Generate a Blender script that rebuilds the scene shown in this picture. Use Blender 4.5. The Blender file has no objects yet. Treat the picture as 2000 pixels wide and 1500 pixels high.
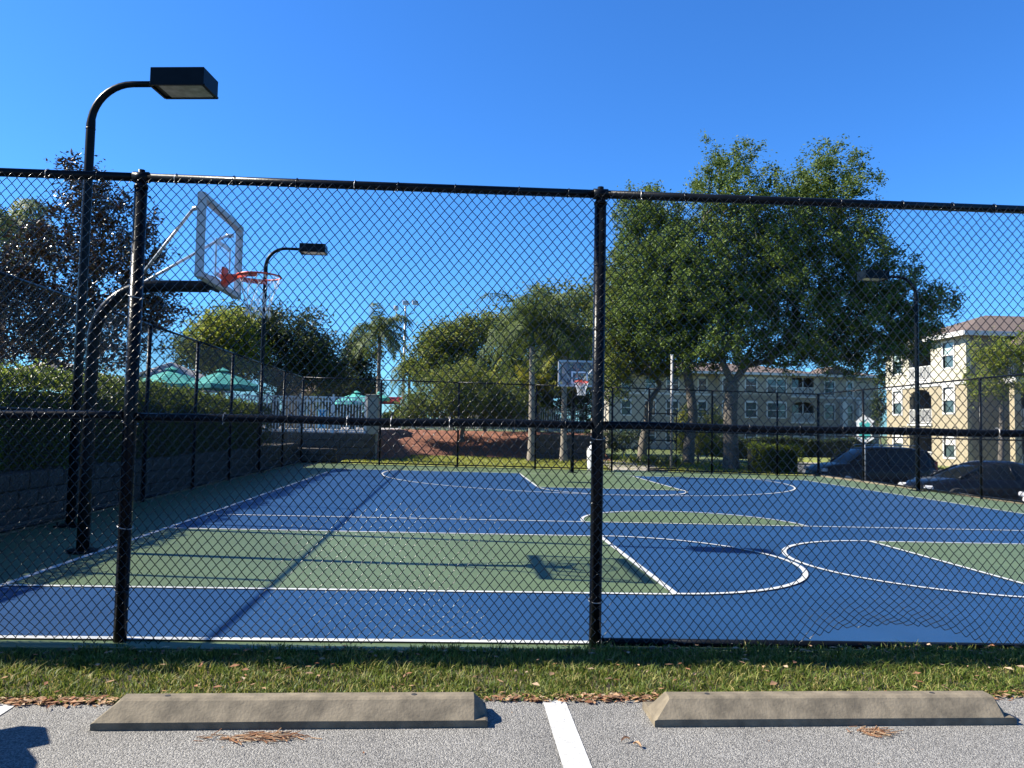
import bpy, math, random
import numpy as np
from mathutils import Vector, Matrix

S = bpy.context.scene
COL = S.collection
rng = np.random.default_rng(11)
random.seed(7)

# ------------------------------------------------------------------ camera
ROT = 0.013474
ca, sa = math.cos(ROT), math.sin(ROT)
def w2c(x, y): return (x * ca + y * sa, -x * sa + y * ca)
yaw, pitch, roll = -0.057517, 0.056367, 0.019011
F = Vector((-math.sin(yaw) * math.cos(pitch), math.cos(yaw) * math.cos(pitch), math.sin(pitch)))
R0 = Vector((math.cos(yaw), math.sin(yaw), 0)); U0 = R0.cross(F)
R = R0 * math.cos(roll) + U0 * math.sin(roll); U = -R0 * math.sin(roll) + U0 * math.cos(roll)
turn = Matrix.Rotation(-ROT, 3, 'Z')
R, U, F = turn @ R, turn @ U, turn @ F
camd = bpy.data.cameras.new('camera'); cam = bpy.data.objects.new('camera', camd); COL.objects.link(cam)
camd.sensor_width = 36; camd.sensor_fit = 'HORIZONTAL'; camd.lens = 36 * 1499.09 / 2000
camd.clip_start = 0.05; camd.clip_end = 3000
cx, cy = w2c(-0.8817, -5.1505)
M = Matrix((R, U, -F)).transposed().to_4x4(); M.translation = Vector((cx, cy, 1.43945))
cam.matrix_world = M
S.camera = cam

# ------------------------------------------------------------------ light
SUN = Vector((-1.2, 0.15, 1.0)).normalized()
ELEV = math.asin(SUN.z); AZ = math.atan2(SUN.x, SUN.y)
world = bpy.data.worlds.new("World"); S.world = world; world.use_nodes = True
nt = world.node_tree; nt.nodes.clear()
sky = nt.nodes.new('ShaderNodeTexSky'); sky.sky_type = 'NISHITA'; sky.sun_disc = False
sky.sun_elevation = ELEV; sky.sun_rotation = AZ % (2 * math.pi)
sky.altitude = 0; sky.air_density = 1.0; sky.dust_density = 0.25; sky.ozone_density = 2.4
hs = nt.nodes.new('ShaderNodeHueSaturation'); hs.inputs['Saturation'].default_value = 1.10
bg = nt.nodes.new('ShaderNodeBackground'); bg.inputs['Strength'].default_value = 0.07
wo = nt.nodes.new('ShaderNodeOutputWorld')
nt.links.new(sky.outputs[0], hs.inputs['Color']); tint = nt.nodes.new('ShaderNodeVectorMath'); tint.operation = 'MULTIPLY'; tint.inputs[1].default_value = (0.35, 0.755, 1.24)
nt.links.new(hs.outputs[0], tint.inputs[0]); nt.links.new(tint.outputs[0], bg.inputs['Color']); nt.links.new(bg.outputs[0], wo.inputs[0])
ld = bpy.data.lights.new('sun', 'SUN'); ld.energy = 5.0; ld.angle = math.radians(0.53); ld.color = (1.0, 0.93, 0.80)
lo = bpy.data.objects.new('sun', ld); COL.objects.link(lo); lo.location = (-30, 5, 40)
lo.rotation_euler = (-SUN).to_track_quat('-Z', 'Y').to_euler()
S.view_settings.view_transform = 'Standard'; S.view_settings.look = 'None'
S.view_settings.exposure = 1.5; S.view_settings.gamma = 1.0; S.view_settings.use_curve_mapping = False

def gz(u, v):  # the court drains gently to the right
    return -0.009 - 0.00968 * u - 0.00092 * v

# ------------------------------------------------------------------ materials
def new_mat(name):
    m = bpy.data.materials.new(name); m.use_nodes = True
    n = m.node_tree; b = n.nodes['Principled BSDF']
    return m, n, b
def mat(name, col, rough=0.6, var=0.12, scale=3.0, bump=0.0, bscale=60.0, metal=0.0, spec=0.5, col2=None, detail=6, coat=0.0):
    m, n, b = new_mat(name)
    L = n.links.new
    tc = n.nodes.new('ShaderNodeTexCoord')
    no = n.nodes.new('ShaderNodeTexNoise'); no.inputs['Scale'].default_value = scale; no.inputs['Detail'].default_value = detail
    L(tc.outputs['Object'], no.inputs['Vector'])
    mx = n.nodes.new('ShaderNodeMix'); mx.data_type = 'RGBA'
    c = Vector(col)
    a = tuple(c * (1 - var)) + (1,); d = tuple(c * (1 + var)) + (1,)
    if col2: a = tuple(col) + (1,); d = tuple(col2) + (1,)
    mx.inputs['A'].default_value = a; mx.inputs['B'].default_value = d
    rp = n.nodes.new('ShaderNodeMapRange'); rp.inputs['From Min'].default_value = 0.35; rp.inputs['From Max'].default_value = 0.65
    L(no.outputs['Fac'], rp.inputs['Value']); L(rp.outputs[0], mx.inputs['Factor']); L(mx.outputs['Result'], b.inputs['Base Color'])
    b.inputs['Roughness'].default_value = rough; b.inputs['Metallic'].default_value = metal
    b.inputs['Specular IOR Level'].default_value = spec
    if coat: b.inputs['Coat Weight'].default_value = coat; b.inputs['Coat Roughness'].default_value = 0.08
    if bump:
        n2 = n.nodes.new('ShaderNodeTexNoise'); n2.inputs['Scale'].default_value = bscale; n2.inputs['Detail'].default_value = 4
        L(tc.outputs['Object'], n2.inputs['Vector'])
        bp = n.nodes.new('ShaderNodeBump'); bp.inputs['Strength'].default_value = 0.6; bp.inputs['Distance'].default_value = bump
        L(n2.outputs['Fac'], bp.inputs['Height']); L(bp.outputs[0], b.inputs['Normal'])
    return m
def leaf_mat(name, cols, rough=0.45, trans=0.35, spec=0.22):
    m, n, b = new_mat(name); L = n.links.new
    g = n.nodes.new('ShaderNodeNewGeometry'); r = n.nodes.new('ShaderNodeValToRGB')
    els = r.color_ramp.elements
    els[0].position = 0; els[0].color = tuple(cols[0]) + (1,)
    els[1].position = 1; els[1].color = tuple(cols[-1]) + (1,)
    for i, c in enumerate(cols[1:-1]):
        e = els.new((i + 1) / (len(cols) - 1)); e.color = tuple(c) + (1,)
    L(g.outputs['Random Per Island'], r.inputs['Fac'])
    L(r.outputs['Color'], b.inputs['Base Color']); b.inputs['Roughness'].default_value = rough
    b.inputs['Specular IOR Level'].default_value = spec
    t = n.nodes.new('ShaderNodeBsdfTranslucent'); mx = n.nodes.new('ShaderNodeMixShader'); mx.inputs[0].default_value = trans
    hs2 = n.nodes.new('ShaderNodeHueSaturation'); hs2.inputs['Value'].default_value = 1.6; hs2.inputs['Hue'].default_value = 0.485
    L(r.outputs['Color'], hs2.inputs['Color']); L(hs2.outputs[0], t.inputs['Color'])
    o = n.nodes['Material Output']; L(b.outputs[0], mx.inputs[1]); L(t.outputs[0], mx.inputs[2]); L(mx.outputs[0], o.inputs[0])
    return m
def glass_mat(name, col=(0.8, 0.85, 0.9), alpha=0.25, rough=0.03):
    m, n, b = new_mat(name)
    b.inputs['Base Color'].default_value = tuple(col) + (1,); b.inputs['Roughness'].default_value = rough
    b.inputs['Alpha'].default_value = alpha
    return m

def paint_mat(name, col, rough=0.5):
    m, n, b = new_mat(name); L = n.links.new
    tc = n.nodes.new('ShaderNodeTexCoord')
    n1 = n.nodes.new('ShaderNodeTexNoise'); n1.inputs['Scale'].default_value = 0.8; n1.inputs['Detail'].default_value = 8; n1.inputs['Roughness'].default_value = 0.7
    n2 = n.nodes.new('ShaderNodeTexNoise'); n2.inputs['Scale'].default_value = 220; n2.inputs['Detail'].default_value = 3
    n3 = n.nodes.new('ShaderNodeTexNoise'); n3.inputs['Scale'].default_value = 14; n3.inputs['Detail'].default_value = 10; n3.inputs['Roughness'].default_value = 0.8
    for q in (n1, n2, n3): L(tc.outputs['Object'], q.inputs['Vector'])
    mr = n.nodes.new('ShaderNodeMapRange'); mr.inputs['From Min'].default_value = 0.3; mr.inputs['From Max'].default_value = 0.7
    mr.inputs['To Min'].default_value = 0.84; mr.inputs['To Max'].default_value = 1.16
    L(n1.outputs['Fac'], mr.inputs['Value'])
    mr2 = n.nodes.new('ShaderNodeMapRange'); mr2.inputs['From Min'].default_value = 0.60; mr2.inputs['From Max'].default_value = 0.76
    mr2.inputs['To Min'].default_value = 0.0; mr2.inputs['To Max'].default_value = 0.35
    L(n3.outputs['Fac'], mr2.inputs['Value'])
    vm = n.nodes.new('ShaderNodeVectorMath'); vm.operation = 'SCALE'; vm.inputs[0].default_value = col
    L(mr.outputs[0], vm.inputs['Scale'])
    mx = n.nodes.new('ShaderNodeMix'); mx.data_type = 'RGBA'; L(mr2.outputs[0], mx.inputs['Factor']); L(vm.outputs[0], mx.inputs['A'])
    mx.inputs['B'].default_value = (0.12, 0.13, 0.13, 1)
    L(mx.outputs['Result'], b.inputs['Base Color'])
    b.inputs['Roughness'].default_value = rough; b.inputs['Specular IOR Level'].default_value = 0.22
    bp = n.nodes.new('ShaderNodeBump'); bp.inputs['Strength'].default_value = 0.5; bp.inputs['Distance'].default_value = 0.003
    L(n2.outputs['Fac'], bp.inputs['Height']); L(bp.outputs[0], b.inputs['Normal'])
    return m
def asphalt_mat():
    m, n, b = new_mat('asphalt'); L = n.links.new
    tc = n.nodes.new('ShaderNodeTexCoord')
    vo = n.nodes.new('ShaderNodeTexVoronoi'); vo.inputs['Scale'].default_value = 165
    n1 = n.nodes.new('ShaderNodeTexNoise'); n1.inputs['Scale'].default_value = 1.3; n1.inputs['Detail'].default_value = 6
    n2 = n.nodes.new('ShaderNodeTexNoise'); n2.inputs['Scale'].default_value = 90; n2.inputs['Detail'].default_value = 5
    for q in (vo, n1, n2): L(tc.outputs['Object'], q.inputs['Vector'])
    r = n.nodes.new('ShaderNodeValToRGB'); e = r.color_ramp.elements
    e[0].position = 0.1; e[0].color = (0.085, 0.083, 0.079, 1); e[1].position = 0.95; e[1].color = (0.27, 0.262, 0.243, 1)
    k = e.new(0.5); k.color = (0.165, 0.159, 0.147, 1)
    sp = n.nodes.new('ShaderNodeSeparateColor'); L(vo.outputs['Color'], sp.inputs[0])
    L(sp.outputs[0], r.inputs['Fac'])
    mr = n.nodes.new('ShaderNodeMapRange'); mr.inputs['From Min'].default_value = 0.3; mr.inputs['From Max'].default_value = 0.7
    mr.inputs['To Min'].default_value = 0.82; mr.inputs['To Max'].default_value = 1.10; L(n1.outputs['Fac'], mr.inputs['Value'])
    vm = n.nodes.new('ShaderNodeVectorMath'); vm.operation = 'SCALE'; L(r.outputs[0], vm.inputs[0]); L(mr.outputs[0], vm.inputs['Scale'])
    L(vm.outputs[0], b.inputs['Base Color']); b.inputs['Roughness'].default_value = 0.85
    bp = n.nodes.new('ShaderNodeBump'); bp.inputs['Strength'].default_value = 0.9; bp.inputs['Distance'].default_value = 0.006
    L(vo.outputs['Distance'], bp.inputs['Height']); bp.invert = True
    bp2 = n.nodes.new('ShaderNodeBump'); bp2.inputs['Strength'].default_value = 0.5; bp2.inputs['Distance'].default_value = 0.004
    L(n2.outputs['Fac'], bp2.inputs['Height']); L(bp.outputs[0], bp2.inputs['Normal']); L(bp2.outputs[0], b.inputs['Normal'])
    return m

MT = {}
MT['blue'] = paint_mat('court_blue', (0.0115, 0.045, 0.118))
MT['green'] = paint_mat('court_green', (0.078, 0.112, 0.056))
MT['line'] = mat('court_line_white', (0.42, 0.43, 0.42), 0.5, 0.10, 9)
MT['asphalt'] = asphalt_mat()
MT['stripe'] = mat('parking_paint', (0.40, 0.40, 0.385), 0.7, 0.2, 40, 0.003, 130)
MT['lot'] = mat('lot_asphalt', (0.10, 0.10, 0.10), 0.9, 0.15, 2, 0.003, 120)
MT['concrete'] = mat('concrete', (0.138, 0.114, 0.078), 0.88, 0.30, 11, 0.004, 70)
MT['path'] = mat('path_concrete', (0.27, 0.245, 0.21), 0.85, 0.1, 2, 0.002, 60)
MT['pvc'] = mat('black_vinyl_wire', (0.006, 0.007, 0.009), 0.22, 0.1, 20, spec=0.35)
MT['pipe'] = mat('black_pipe', (0.004, 0.005, 0.007), 0.30, 0.3, 14, 0.0015, 80, spec=0.10)
MT['tie'] = mat('aluminium_tie', (0.35, 0.34, 0.33), 0.4, 0.2, 30, metal=0.6)
MT['bronze'] = mat('dark_bronze_paint', (0.004, 0.006, 0.008), 0.30, 0.2, 6, spec=0.08)
MT['lens'] = mat('lamp_lens', (0.25, 0.26, 0.24), 0.15, 0.25, 8)
MT['silver'] = mat('board_frame_paint', (0.42, 0.42, 0.42), 0.5, 0.05, 8)
MT['acrylic'] = glass_mat('acrylic', (0.45, 0.5, 0.7), 0.12)
MT['whitepaint'] = mat('white_paint', (0.72, 0.72, 0.70), 0.5, 0.04, 8)
MT['orange'] = mat('rim_orange', (0.60, 0.06, 0.02), 0.4, 0.08, 10)
MT['net'] = mat('net_cord', (0.75, 0.75, 0.75), 0.8, 0.05)
MT['galv'] = mat('galvanised', (0.35, 0.36, 0.37), 0.45, 0.1, 8, metal=0.5)
MT['block'] = mat('wall_block', (0.065, 0.056, 0.047), 0.95, 0.3, 5, 0.02, 26)  # base colour lowered to deepen the shade on the left wall
MT['soil'] = mat('soil', (0.05, 0.038, 0.025), 0.95, 0.3, 4, 0.02, 20)
MT['grass'] = mat('turf', (0.055, 0.085, 0.018), 0.9, 0.3, 1.4, 0.02, 40, col2=(0.13, 0.15, 0.035))
MT['lawn'] = mat('lawn_turf', (0.12, 0.15, 0.028), 0.9, 0.3, 3, 0.01, 30, col2=(0.20, 0.21, 0.045))
MT['bark'] = mat('bark', (0.105, 0.09, 0.072), 0.95, 0.35, 9, 0.02, 22)
MT['palmbark'] = mat('palm_bark', (0.19, 0.165, 0.135), 0.9, 0.2, 6, 0.01, 20)
MT['teal'] = mat('teal_canvas', (0.06, 0.34, 0.29), 0.7, 0.05, 5)
MT['red'] = mat('red_canvas', (0.5, 0.03, 0.02), 0.7, 0.05, 5)
MT['bluec'] = mat('blue_canvas', (0.04, 0.28, 0.5), 0.7, 0.05, 5)
MT['canvas'] = mat('white_canvas', (0.55, 0.52, 0.50), 0.8, 0.04, 5)
MT['cream'] = mat('cream_stucco', (0.37, 0.345, 0.27), 0.9, 0.04, 6, 0.003, 60)
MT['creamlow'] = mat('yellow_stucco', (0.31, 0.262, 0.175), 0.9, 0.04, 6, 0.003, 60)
MT['tan'] = mat('tan_and_shaded_stucco', (0.215, 0.178, 0.13), 0.9, 0.04, 6, 0.003, 60)  # also the darker tone for the shaded side of the yellow building
MT['beige'] = mat('beige_stucco', (0.30, 0.262, 0.205), 0.9, 0.04, 6, 0.003, 60)
MT['trim'] = mat('white_trim', (0.50, 0.49, 0.465), 0.7, 0.03, 6)
MT['roof'] = mat('shingle_roof', (0.10, 0.072, 0.058), 0.95, 0.2, 14, 0.02, 40)
MT['pane'] = mat('window_pane', (0.05, 0.075, 0.075), 0.06, 0.2, 2, spec=0.8)
MT['blind'] = mat('window_blind_pane', (0.32, 0.42, 0.40), 0.15, 0.1, 3, spec=0.8)
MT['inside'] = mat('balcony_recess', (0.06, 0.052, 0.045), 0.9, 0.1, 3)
MT['carblack'] = mat('black_car_paint', (0.004, 0.005, 0.008), 0.3, 0.05, 3, coat=.12, spec=.12)
MT['carblue'] = mat('dark_blue_car_paint', (0.003, 0.004, 0.008), 0.25, 0.05, 3, coat=.15, spec=.15)
MT['carwhite'] = mat('white_car_paint', (0.7, 0.7, 0.7), 0.3, 0.02, 3, coat=1.0)
MT['carglass'] = mat('car_glass', (0.006, 0.008, 0.01), 0.04, 0.1, 3, spec=0.2)
MT['tyre'] = mat('tyre_rubber', (0.015, 0.015, 0.015), 0.8, 0.1, 20)
MT['rimm'] = mat('wheel_rim', (0.4, 0.4, 0.42), 0.3, 0.1, 10, metal=0.8)
MT['headl'] = mat('headlight_lens', (0.55, 0.56, 0.58), 0.1, 0.2, 30, spec=0.8)
MT['taill'] = mat('tail_light_lens', (0.35, 0.02, 0.015), 0.15, 0.1, 30)
MT['bin'] = mat('bin_plastic', (0.42, 0.43, 0.43), 0.6, 0.15, 9)
MT['woodshadow'] = mat('shaded_core', (0.018, 0.020, 0.010), 0.95, 0.4, 8, 0.02, 20)  # dark colour stands in for the shade inside a hedge
MT['mulch'] = mat('red_mulch', (0.11, 0.036, 0.020), 0.95, 0.3, 9, 0.05, 22, col2=(0.25, 0.105, 0.065))
MT['signteal'] = mat('sign_teal', (0.05, 0.40, 0.36), 0.5, 0.05, 6)
MT['tan_post'] = mat('weathered_post', (0.30, 0.29, 0.27), 0.8, 0.15, 12)
MT['oakleaf'] = leaf_mat('oak_leaves', [(0.032, 0.058, 0.015), (0.052, 0.090, 0.021), (0.085, 0.135, 0.028), (0.15, 0.20, 0.042)], 0.5, 0.28, 0.2)
MT['palel'] = leaf_mat('light_green_leaves', [(0.06, 0.095, 0.016), (0.10, 0.145, 0.022), (0.16, 0.20, 0.03), (0.23, 0.24, 0.04)], 0.45, 0.42)
MT['darkl'] = leaf_mat('dark_green_leaves', [(0.016, 0.030, 0.012), (0.028, 0.048, 0.016), (0.045, 0.07, 0.022), (0.06, 0.07, 0.02)], 0.45, 0.25)
MT['midl'] = leaf_mat('mid_green_leaves', [(0.035, 0.060, 0.016), (0.06, 0.095, 0.022), (0.11, 0.145, 0.030), (0.18, 0.19, 0.038)], 0.42, 0.38)
MT['magl'] = leaf_mat('magnolia_leaves', [(0.012, 0.010, 0.008), (0.022, 0.018, 0.012), (0.06, 0.026, 0.012), (0.02, 0.028, 0.010), (0.11, 0.045, 0.02)], 0.25, 0.06, 0.45)
MT['hedgel'] = leaf_mat('hedge_leaves', [(0.03, 0.05, 0.010), (0.06, 0.095, 0.014), (0.09, 0.135, 0.018), (0.17, 0.20, 0.024)], 0.4, 0.40)
MT['yell'] = leaf_mat('yellow_green_leaves', [(0.12, 0.14, 0.02), (0.18, 0.20, 0.025), (0.26, 0.25, 0.03)], 0.5, 0.35)
MT['palml'] = leaf_mat('palm_fronds', [(0.04, 0.07, 0.02), (0.07, 0.105, 0.03), (0.12, 0.15, 0.045)], 0.6, 0.35, 0.25)
MT['palmy'] = leaf_mat('yellow_palm_fronds', [(0.10, 0.13, 0.02), (0.17, 0.19, 0.03), (0.26, 0.24, 0.04)], 0.6, 0.35, 0.25)
MT['blade'] = leaf_mat('grass_blades', [(0.035, 0.060, 0.010), (0.060, 0.098, 0.014), (0.095, 0.138, 0.020), (0.17, 0.185, 0.04), (0.27, 0.22, 0.09)], 0.55, 0.32)
MT['dry'] = leaf_mat('dry_leaves', [(0.16, 0.07, 0.035), (0.30, 0.15, 0.08), (0.42, 0.27, 0.15), (0.10, 0.05, 0.03), (0.5, 0.38, 0.25)], 0.7, 0.15)
MT['fruit'] = mat('palm_fruit', (0.6, 0.22, 0.03), 0.5, 0.2, 30)

# ------------------------------------------------------------------ mesh helpers
def tag(o, label=None, cat=None, group=None, kind=None):
    if label: o['label'] = label
    if cat: o['category'] = cat
    if group: o['group'] = group
    if kind: o['kind'] = kind
    return o
def empty(name, loc, rz=0.0, label=None, cat=None, group=None):
    o = bpy.data.objects.new(name, None); COL.objects.link(o); o.location = loc; o.rotation_euler = (0, 0, rz)
    o.empty_display_size = 0.2
    return tag(o, label, cat, group)
def link(name, me, parent=None):
    o = bpy.data.objects.new(name, me); COL.objects.link(o)
    if parent: o.parent = parent
    return o
def np_mesh(name, V, Fq, m, smooth=False):
    V = np.asarray(V, dtype=np.float32); Fq = np.asarray(Fq, dtype=np.int32)
    me = bpy.data.meshes.new(name)
    k = Fq.shape[1]
    me.vertices.add(len(V)); me.vertices.foreach_set('co', V.ravel())
    me.loops.add(Fq.size); me.loops.foreach_set('vertex_index', Fq.ravel())
    me.polygons.add(len(Fq)); me.polygons.foreach_set('loop_start', np.arange(0, Fq.size, k, dtype=np.int32))
    me.polygons.foreach_set('loop_total', np.full(len(Fq), k, dtype=np.int32))
    if smooth: me.polygons.foreach_set('use_smooth', np.ones(len(Fq), dtype=bool))
    me.materials.append(m); me.update(calc_edges=True)
    return me
class MB:
    def __init__(s): s.v = []; s.f = []; s.sm = []
    def add(s, vs, fs, smooth=False):
        b = len(s.v); s.v += [tuple(x) for x in vs]
        for f in fs: s.f.append(tuple(i + b for i in f)); s.sm.append(smooth)
        return s
    def box(s, c, d, rz=0.0, bev=0.0):
        x, y, z = d[0] / 2, d[1] / 2, d[2] / 2
        cr, sr = math.cos(rz), math.sin(rz)
        def T(p): return (c[0] + p[0] * cr - p[1] * sr, c[1] + p[0] * sr + p[1] * cr, c[2] + p[2])
        if bev <= 0:
            P = [(-x, -y, -z), (x, -y, -z), (x, y, -z), (-x, y, -z), (-x, -y, z), (x, -y, z), (x, y, z), (-x, y, z)]
            return s.add([T(p) for p in P], [(0, 3, 2, 1), (4, 5, 6, 7), (0, 1, 5, 4), (1, 2, 6, 5), (2, 3, 7, 6), (3, 0, 4, 7)])
        b = bev; P = []
        for sz in (-1, 1):
            P += [(-x + b, -y + b, sz * z), (x - b, -y + b, sz * z), (x - b, y - b, sz * z), (-x + b, y - b, sz * z)]
        for sz in (-1, 1):
            zz = sz * (z - b)
            P += [(-x + b, -y, zz), (x - b, -y, zz), (x, -y + b, zz), (x, y - b, zz), (x - b, y, zz), (-x + b, y, zz), (-x, y - b, zz), (-x, -y + b, zz)]
        Fc = [(3, 2, 1, 0), (4, 5, 6, 7)]
        lo, hi = 8, 16
        for i in range(8):
            j = (i + 1) % 8; Fc.append((lo + i, lo + j, hi + j, hi + i))
        for base, ring, flip in ((0, lo, True), (4, hi, False)):
            for k in range(4):
                a, c2 = base + k, base + (k + 1) % 4
                e0, e1 = ring + 2 * k, ring + 2 * k + 1
                q = (a, c2, e1, e0); t = (c2, ring + (2 * k + 2) % 8, e1)
                Fc.append(q if flip else q[::-1]); Fc.append(t if flip else t[::-1])
        return s.add([T(p) for p in P], Fc)
    def tube(s, pts, r, n=8, caps=True, smooth=True):
        pts = [Vector(p) for p in pts]; rr = r if isinstance(r, (list, tuple)) else [r] * len(pts)
        vs = []; a = None
        for i, p in enumerate(pts):
            t = (pts[min(i + 1, len(pts) - 1)] - pts[max(i - 1, 0)]).normalized()
            if a is None:
                a = t.orthogonal().normalized()
            else:
                a = (a - t * a.dot(t)).normalized()
            b = t.cross(a)
            for k in range(n):
                th = 2 * math.pi * k / n
                vs.append(p + (a * math.cos(th) + b * math.sin(th)) * rr[i])
        fs = []
        for i in range(len(pts) - 1):
            for k in range(n):
                fs.append((i * n + k, i * n + (k + 1) % n, (i + 1) * n + (k + 1) % n, (i + 1) * n + k))
        b0 = len(s.v); s.add(vs, fs, smooth)
        if caps:
            s.f.append(tuple(b0 + k for k in range(n))[::-1]); s.sm.append(False)
            q = b0 + (len(pts) - 1) * n; s.f.append(tuple(q + k for k in range(n))); s.sm.append(False)
        return s
    def bar(s, a, b, w, h=None):
        a, b = Vector(a), Vector(b); t = (b - a).normalized()
        up = Vector((0, 0, 1)) if abs(t.z) < 0.95 else Vector((0, 1, 0))
        x = t.cross(up).normalized(); y = x.cross(t); h = h or w
        P = []
        for p in (a, b):
            for i, j in ((-1, -1), (1, -1), (1, 1), (-1, 1)): P.append(p + x * (i * w / 2) + y * (j * h / 2))
        return s.add(P, [(3, 2, 1, 0), (4, 5, 6, 7), (0, 1, 5, 4), (1, 2, 6, 5), (2, 3, 7, 6), (3, 0, 4, 7)])
    def poly(s, pts): return s.add(pts, [tuple(range(len(pts)))])
    def build(s, name, m, parent=None, kind=None):
        me = bpy.data.meshes.new(name); me.from_pydata(s.v, [], s.f); me.update()
        me.polygons.foreach_set('use_smooth', s.sm)
        for mm in (m if isinstance(m, (list, tuple)) else [m]): me.materials.append(mm)
        o = link(name, me, parent)
        if kind: o['kind'] = kind
        return o
def set_mats(o, fn):
    for p in o.data.polygons: p.material_index = fn(p)

# ------------------------------------------------------------------ ground and court
def slab(name, u0, v0, u1, v1, z, t, m, zf=None, parent=None):
    b = MB(); zz = zf or (lambda u, v: z)
    P = [(u0, v0), (u1, v0), (u1, v1), (u0, v1)]
    b.add([(p[0], p[1], zz(*p) - t) for p in P] + [(p[0], p[1], zz(*p)) for p in P],
          [(0, 3, 2, 1), (4, 5, 6, 7), (0, 1, 5, 4), (1, 2, 6, 5), (2, 3, 7, 6), (3, 0, 4, 7)])
    return tag(b.build(name, m, parent), kind='structure')
b = MB(); b.poly([(-900, -300, -0.85), (900, -300, -0.85), (900, 1200, -0.85), (-900, 1200, -0.85)])
tag(b.build('ground', MT['grass']), kind='structure')
slab('parking_lot', -30, -25, 12.0, -0.97, 0.0, 0.5, MT['asphalt'])
slab('side_parking_lot', 12.62, -20, 44, 46, -0.76, 0.06, MT['lot'])
slab('sidewalk', 12.6, 46, 50, 47.6, -0.64, 0.2, MT['path'])
slab('grass_verge', -14, -0.97, 12.0, -0.11, -0.015, 0.4, MT['soil'])
court = slab('court', -6.62, -0.11, 12.42, 22.9, 0, 0.9, MT['green'], zf=gz)
def sheet(name, pts, m, lift, parent):
    b = MB(); b.poly([(p[0], p[1], gz(*p) + lift) for p in pts]); return tag(b.build(name, m, parent), kind='structure')
sheet('blue_playing_area', [(-4.70, .08), (10.54, .08), (10.54, 19.64), (-4.70, 19.64)], MT['blue'], 0.004, court)
sheet('key_area', [(-4.70, 1.64), (1.02, 1.64), (1.02, 5.28), (-4.70, 5.28)], MT['green'], 0.008, court)
sheet('key_area', [(4.82, 1.64), (10.54, 1.64), (10.54, 5.28), (4.82, 5.28)], MT['green'], 0.008, court)
sheet('key_area', [(1.09, 13.85), (4.75, 13.85), (4.75, 19.64), (1.09, 19.64)], MT['green'], 0.008, court)
def arc(cu, cv, r, a0, a1, n=48): return [(cu + r * math.cos(a0 + (a1 - a0) * i / n), cv + r * math.sin(a0 + (a1 - a0) * i / n)) for i in range(n + 1)]
PI = math.pi
sheet('half_circle_area', arc(2.87, 6.88, 1.80, 0, PI), MT['green'], 0.008, court)
def stroke(path, w=0.052, lift=0.012):
    b = MB(); vs = []; n = len(path)
    for i, p in enumerate(path):
        q0 = path[max(i - 1, 0)]; q1 = path[min(i + 1, n - 1)]
        dx, dy = q1[0] - q0[0], q1[1] - q0[1]; l = math.hypot(dx, dy); nx, ny = -dy / l * w / 2, dx / l * w / 2
        for s_ in (1, -1):
            x, y = p[0] + nx * s_, p[1] + ny * s_; vs.append((x, y, gz(x, y) + lift))
    b.add(vs, [(2 * i, 2 * i + 1, 2 * i + 3, 2 * i + 2) for i in range(n - 1)])
    return tag(b.build('court_line', MT['line'], court), kind='structure')
stroke([(-4.73, .08), (10.57, .08)], 0.06, .012)
stroke([(-4.73, 19.64), (10.57, 19.64)], .052, .012)
stroke([(-4.70, .11), (-4.70, 19.61)], .06, .0121); stroke([(10.54, .11), (10.54, 19.61)], .052, .0121)
stroke([(-4.67, 6.88), (10.51, 6.88)], .052, .0121)
stroke([(-4.67, 1.64), (1.02, 1.64)], .052, .0122); stroke([(-4.67, 5.28), (1.02, 5.28)], .052, .0122)
stroke([(1.02, 1.615), (1.02, 5.305)], .06, .016)
stroke(arc(1.05, 3.46, 1.82, -PI / 2, PI / 2), .055, .0165)
stroke([(10.51, 1.64), (4.82, 1.64)], .052, .0122); stroke([(10.51, 5.28), (4.82, 5.28)], .052, .0122)
stroke([(4.82, 1.615), (4.82, 5.305)], .055, .016)
stroke(arc(4.79, 3.46, 1.82, PI / 2, 3 * PI / 2), .055, .0165)
stroke(arc(2.87, 6.90, 1.80, 0, PI), .052, .016)
stroke([(1.09, 19.61), (1.09, 13.85)], .052, .0122); stroke([(4.75, 19.61), (4.75, 13.85)], .052, .0122)
stroke([(1.07, 13.85), (4.77, 13.85)], .052, .016)
stroke(arc(2.92, 13.82, 1.83, PI, 2 * PI), .052, .0165)
a_ = math.asin((19.60 - 18.04) / 6.02)
stroke(arc(2.92, 18.04, 6.02, PI - a_, 2 * PI + a_, 90), .052, .0162)

# parking stripes
def flat(name, pts, m, z, parent=None):
    b = MB(); b.poly([(p[0], p[1], z) for p in pts]); return tag(b.build(name, m, parent), kind='structure')
flat('parking_stripe', [(-0.465, -1.0), (-0.475, -6.5), (-0.335, -6.5), (-0.345, -1.0)][::-1], MT['stripe'], 0.004)
flat('parking_stripe', [(-3.27, -1.0), (-3.20, -6.5), (-3.06, -6.5), (-3.12, -1.0)][::-1], MT['stripe'], 0.004)
flat('parking_stripe', [(2.38, -1.0), (2.38, -6.5), (2.52, -6.5), (2.52, -1.0)][::-1], MT['stripe'], 0.004)

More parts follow.
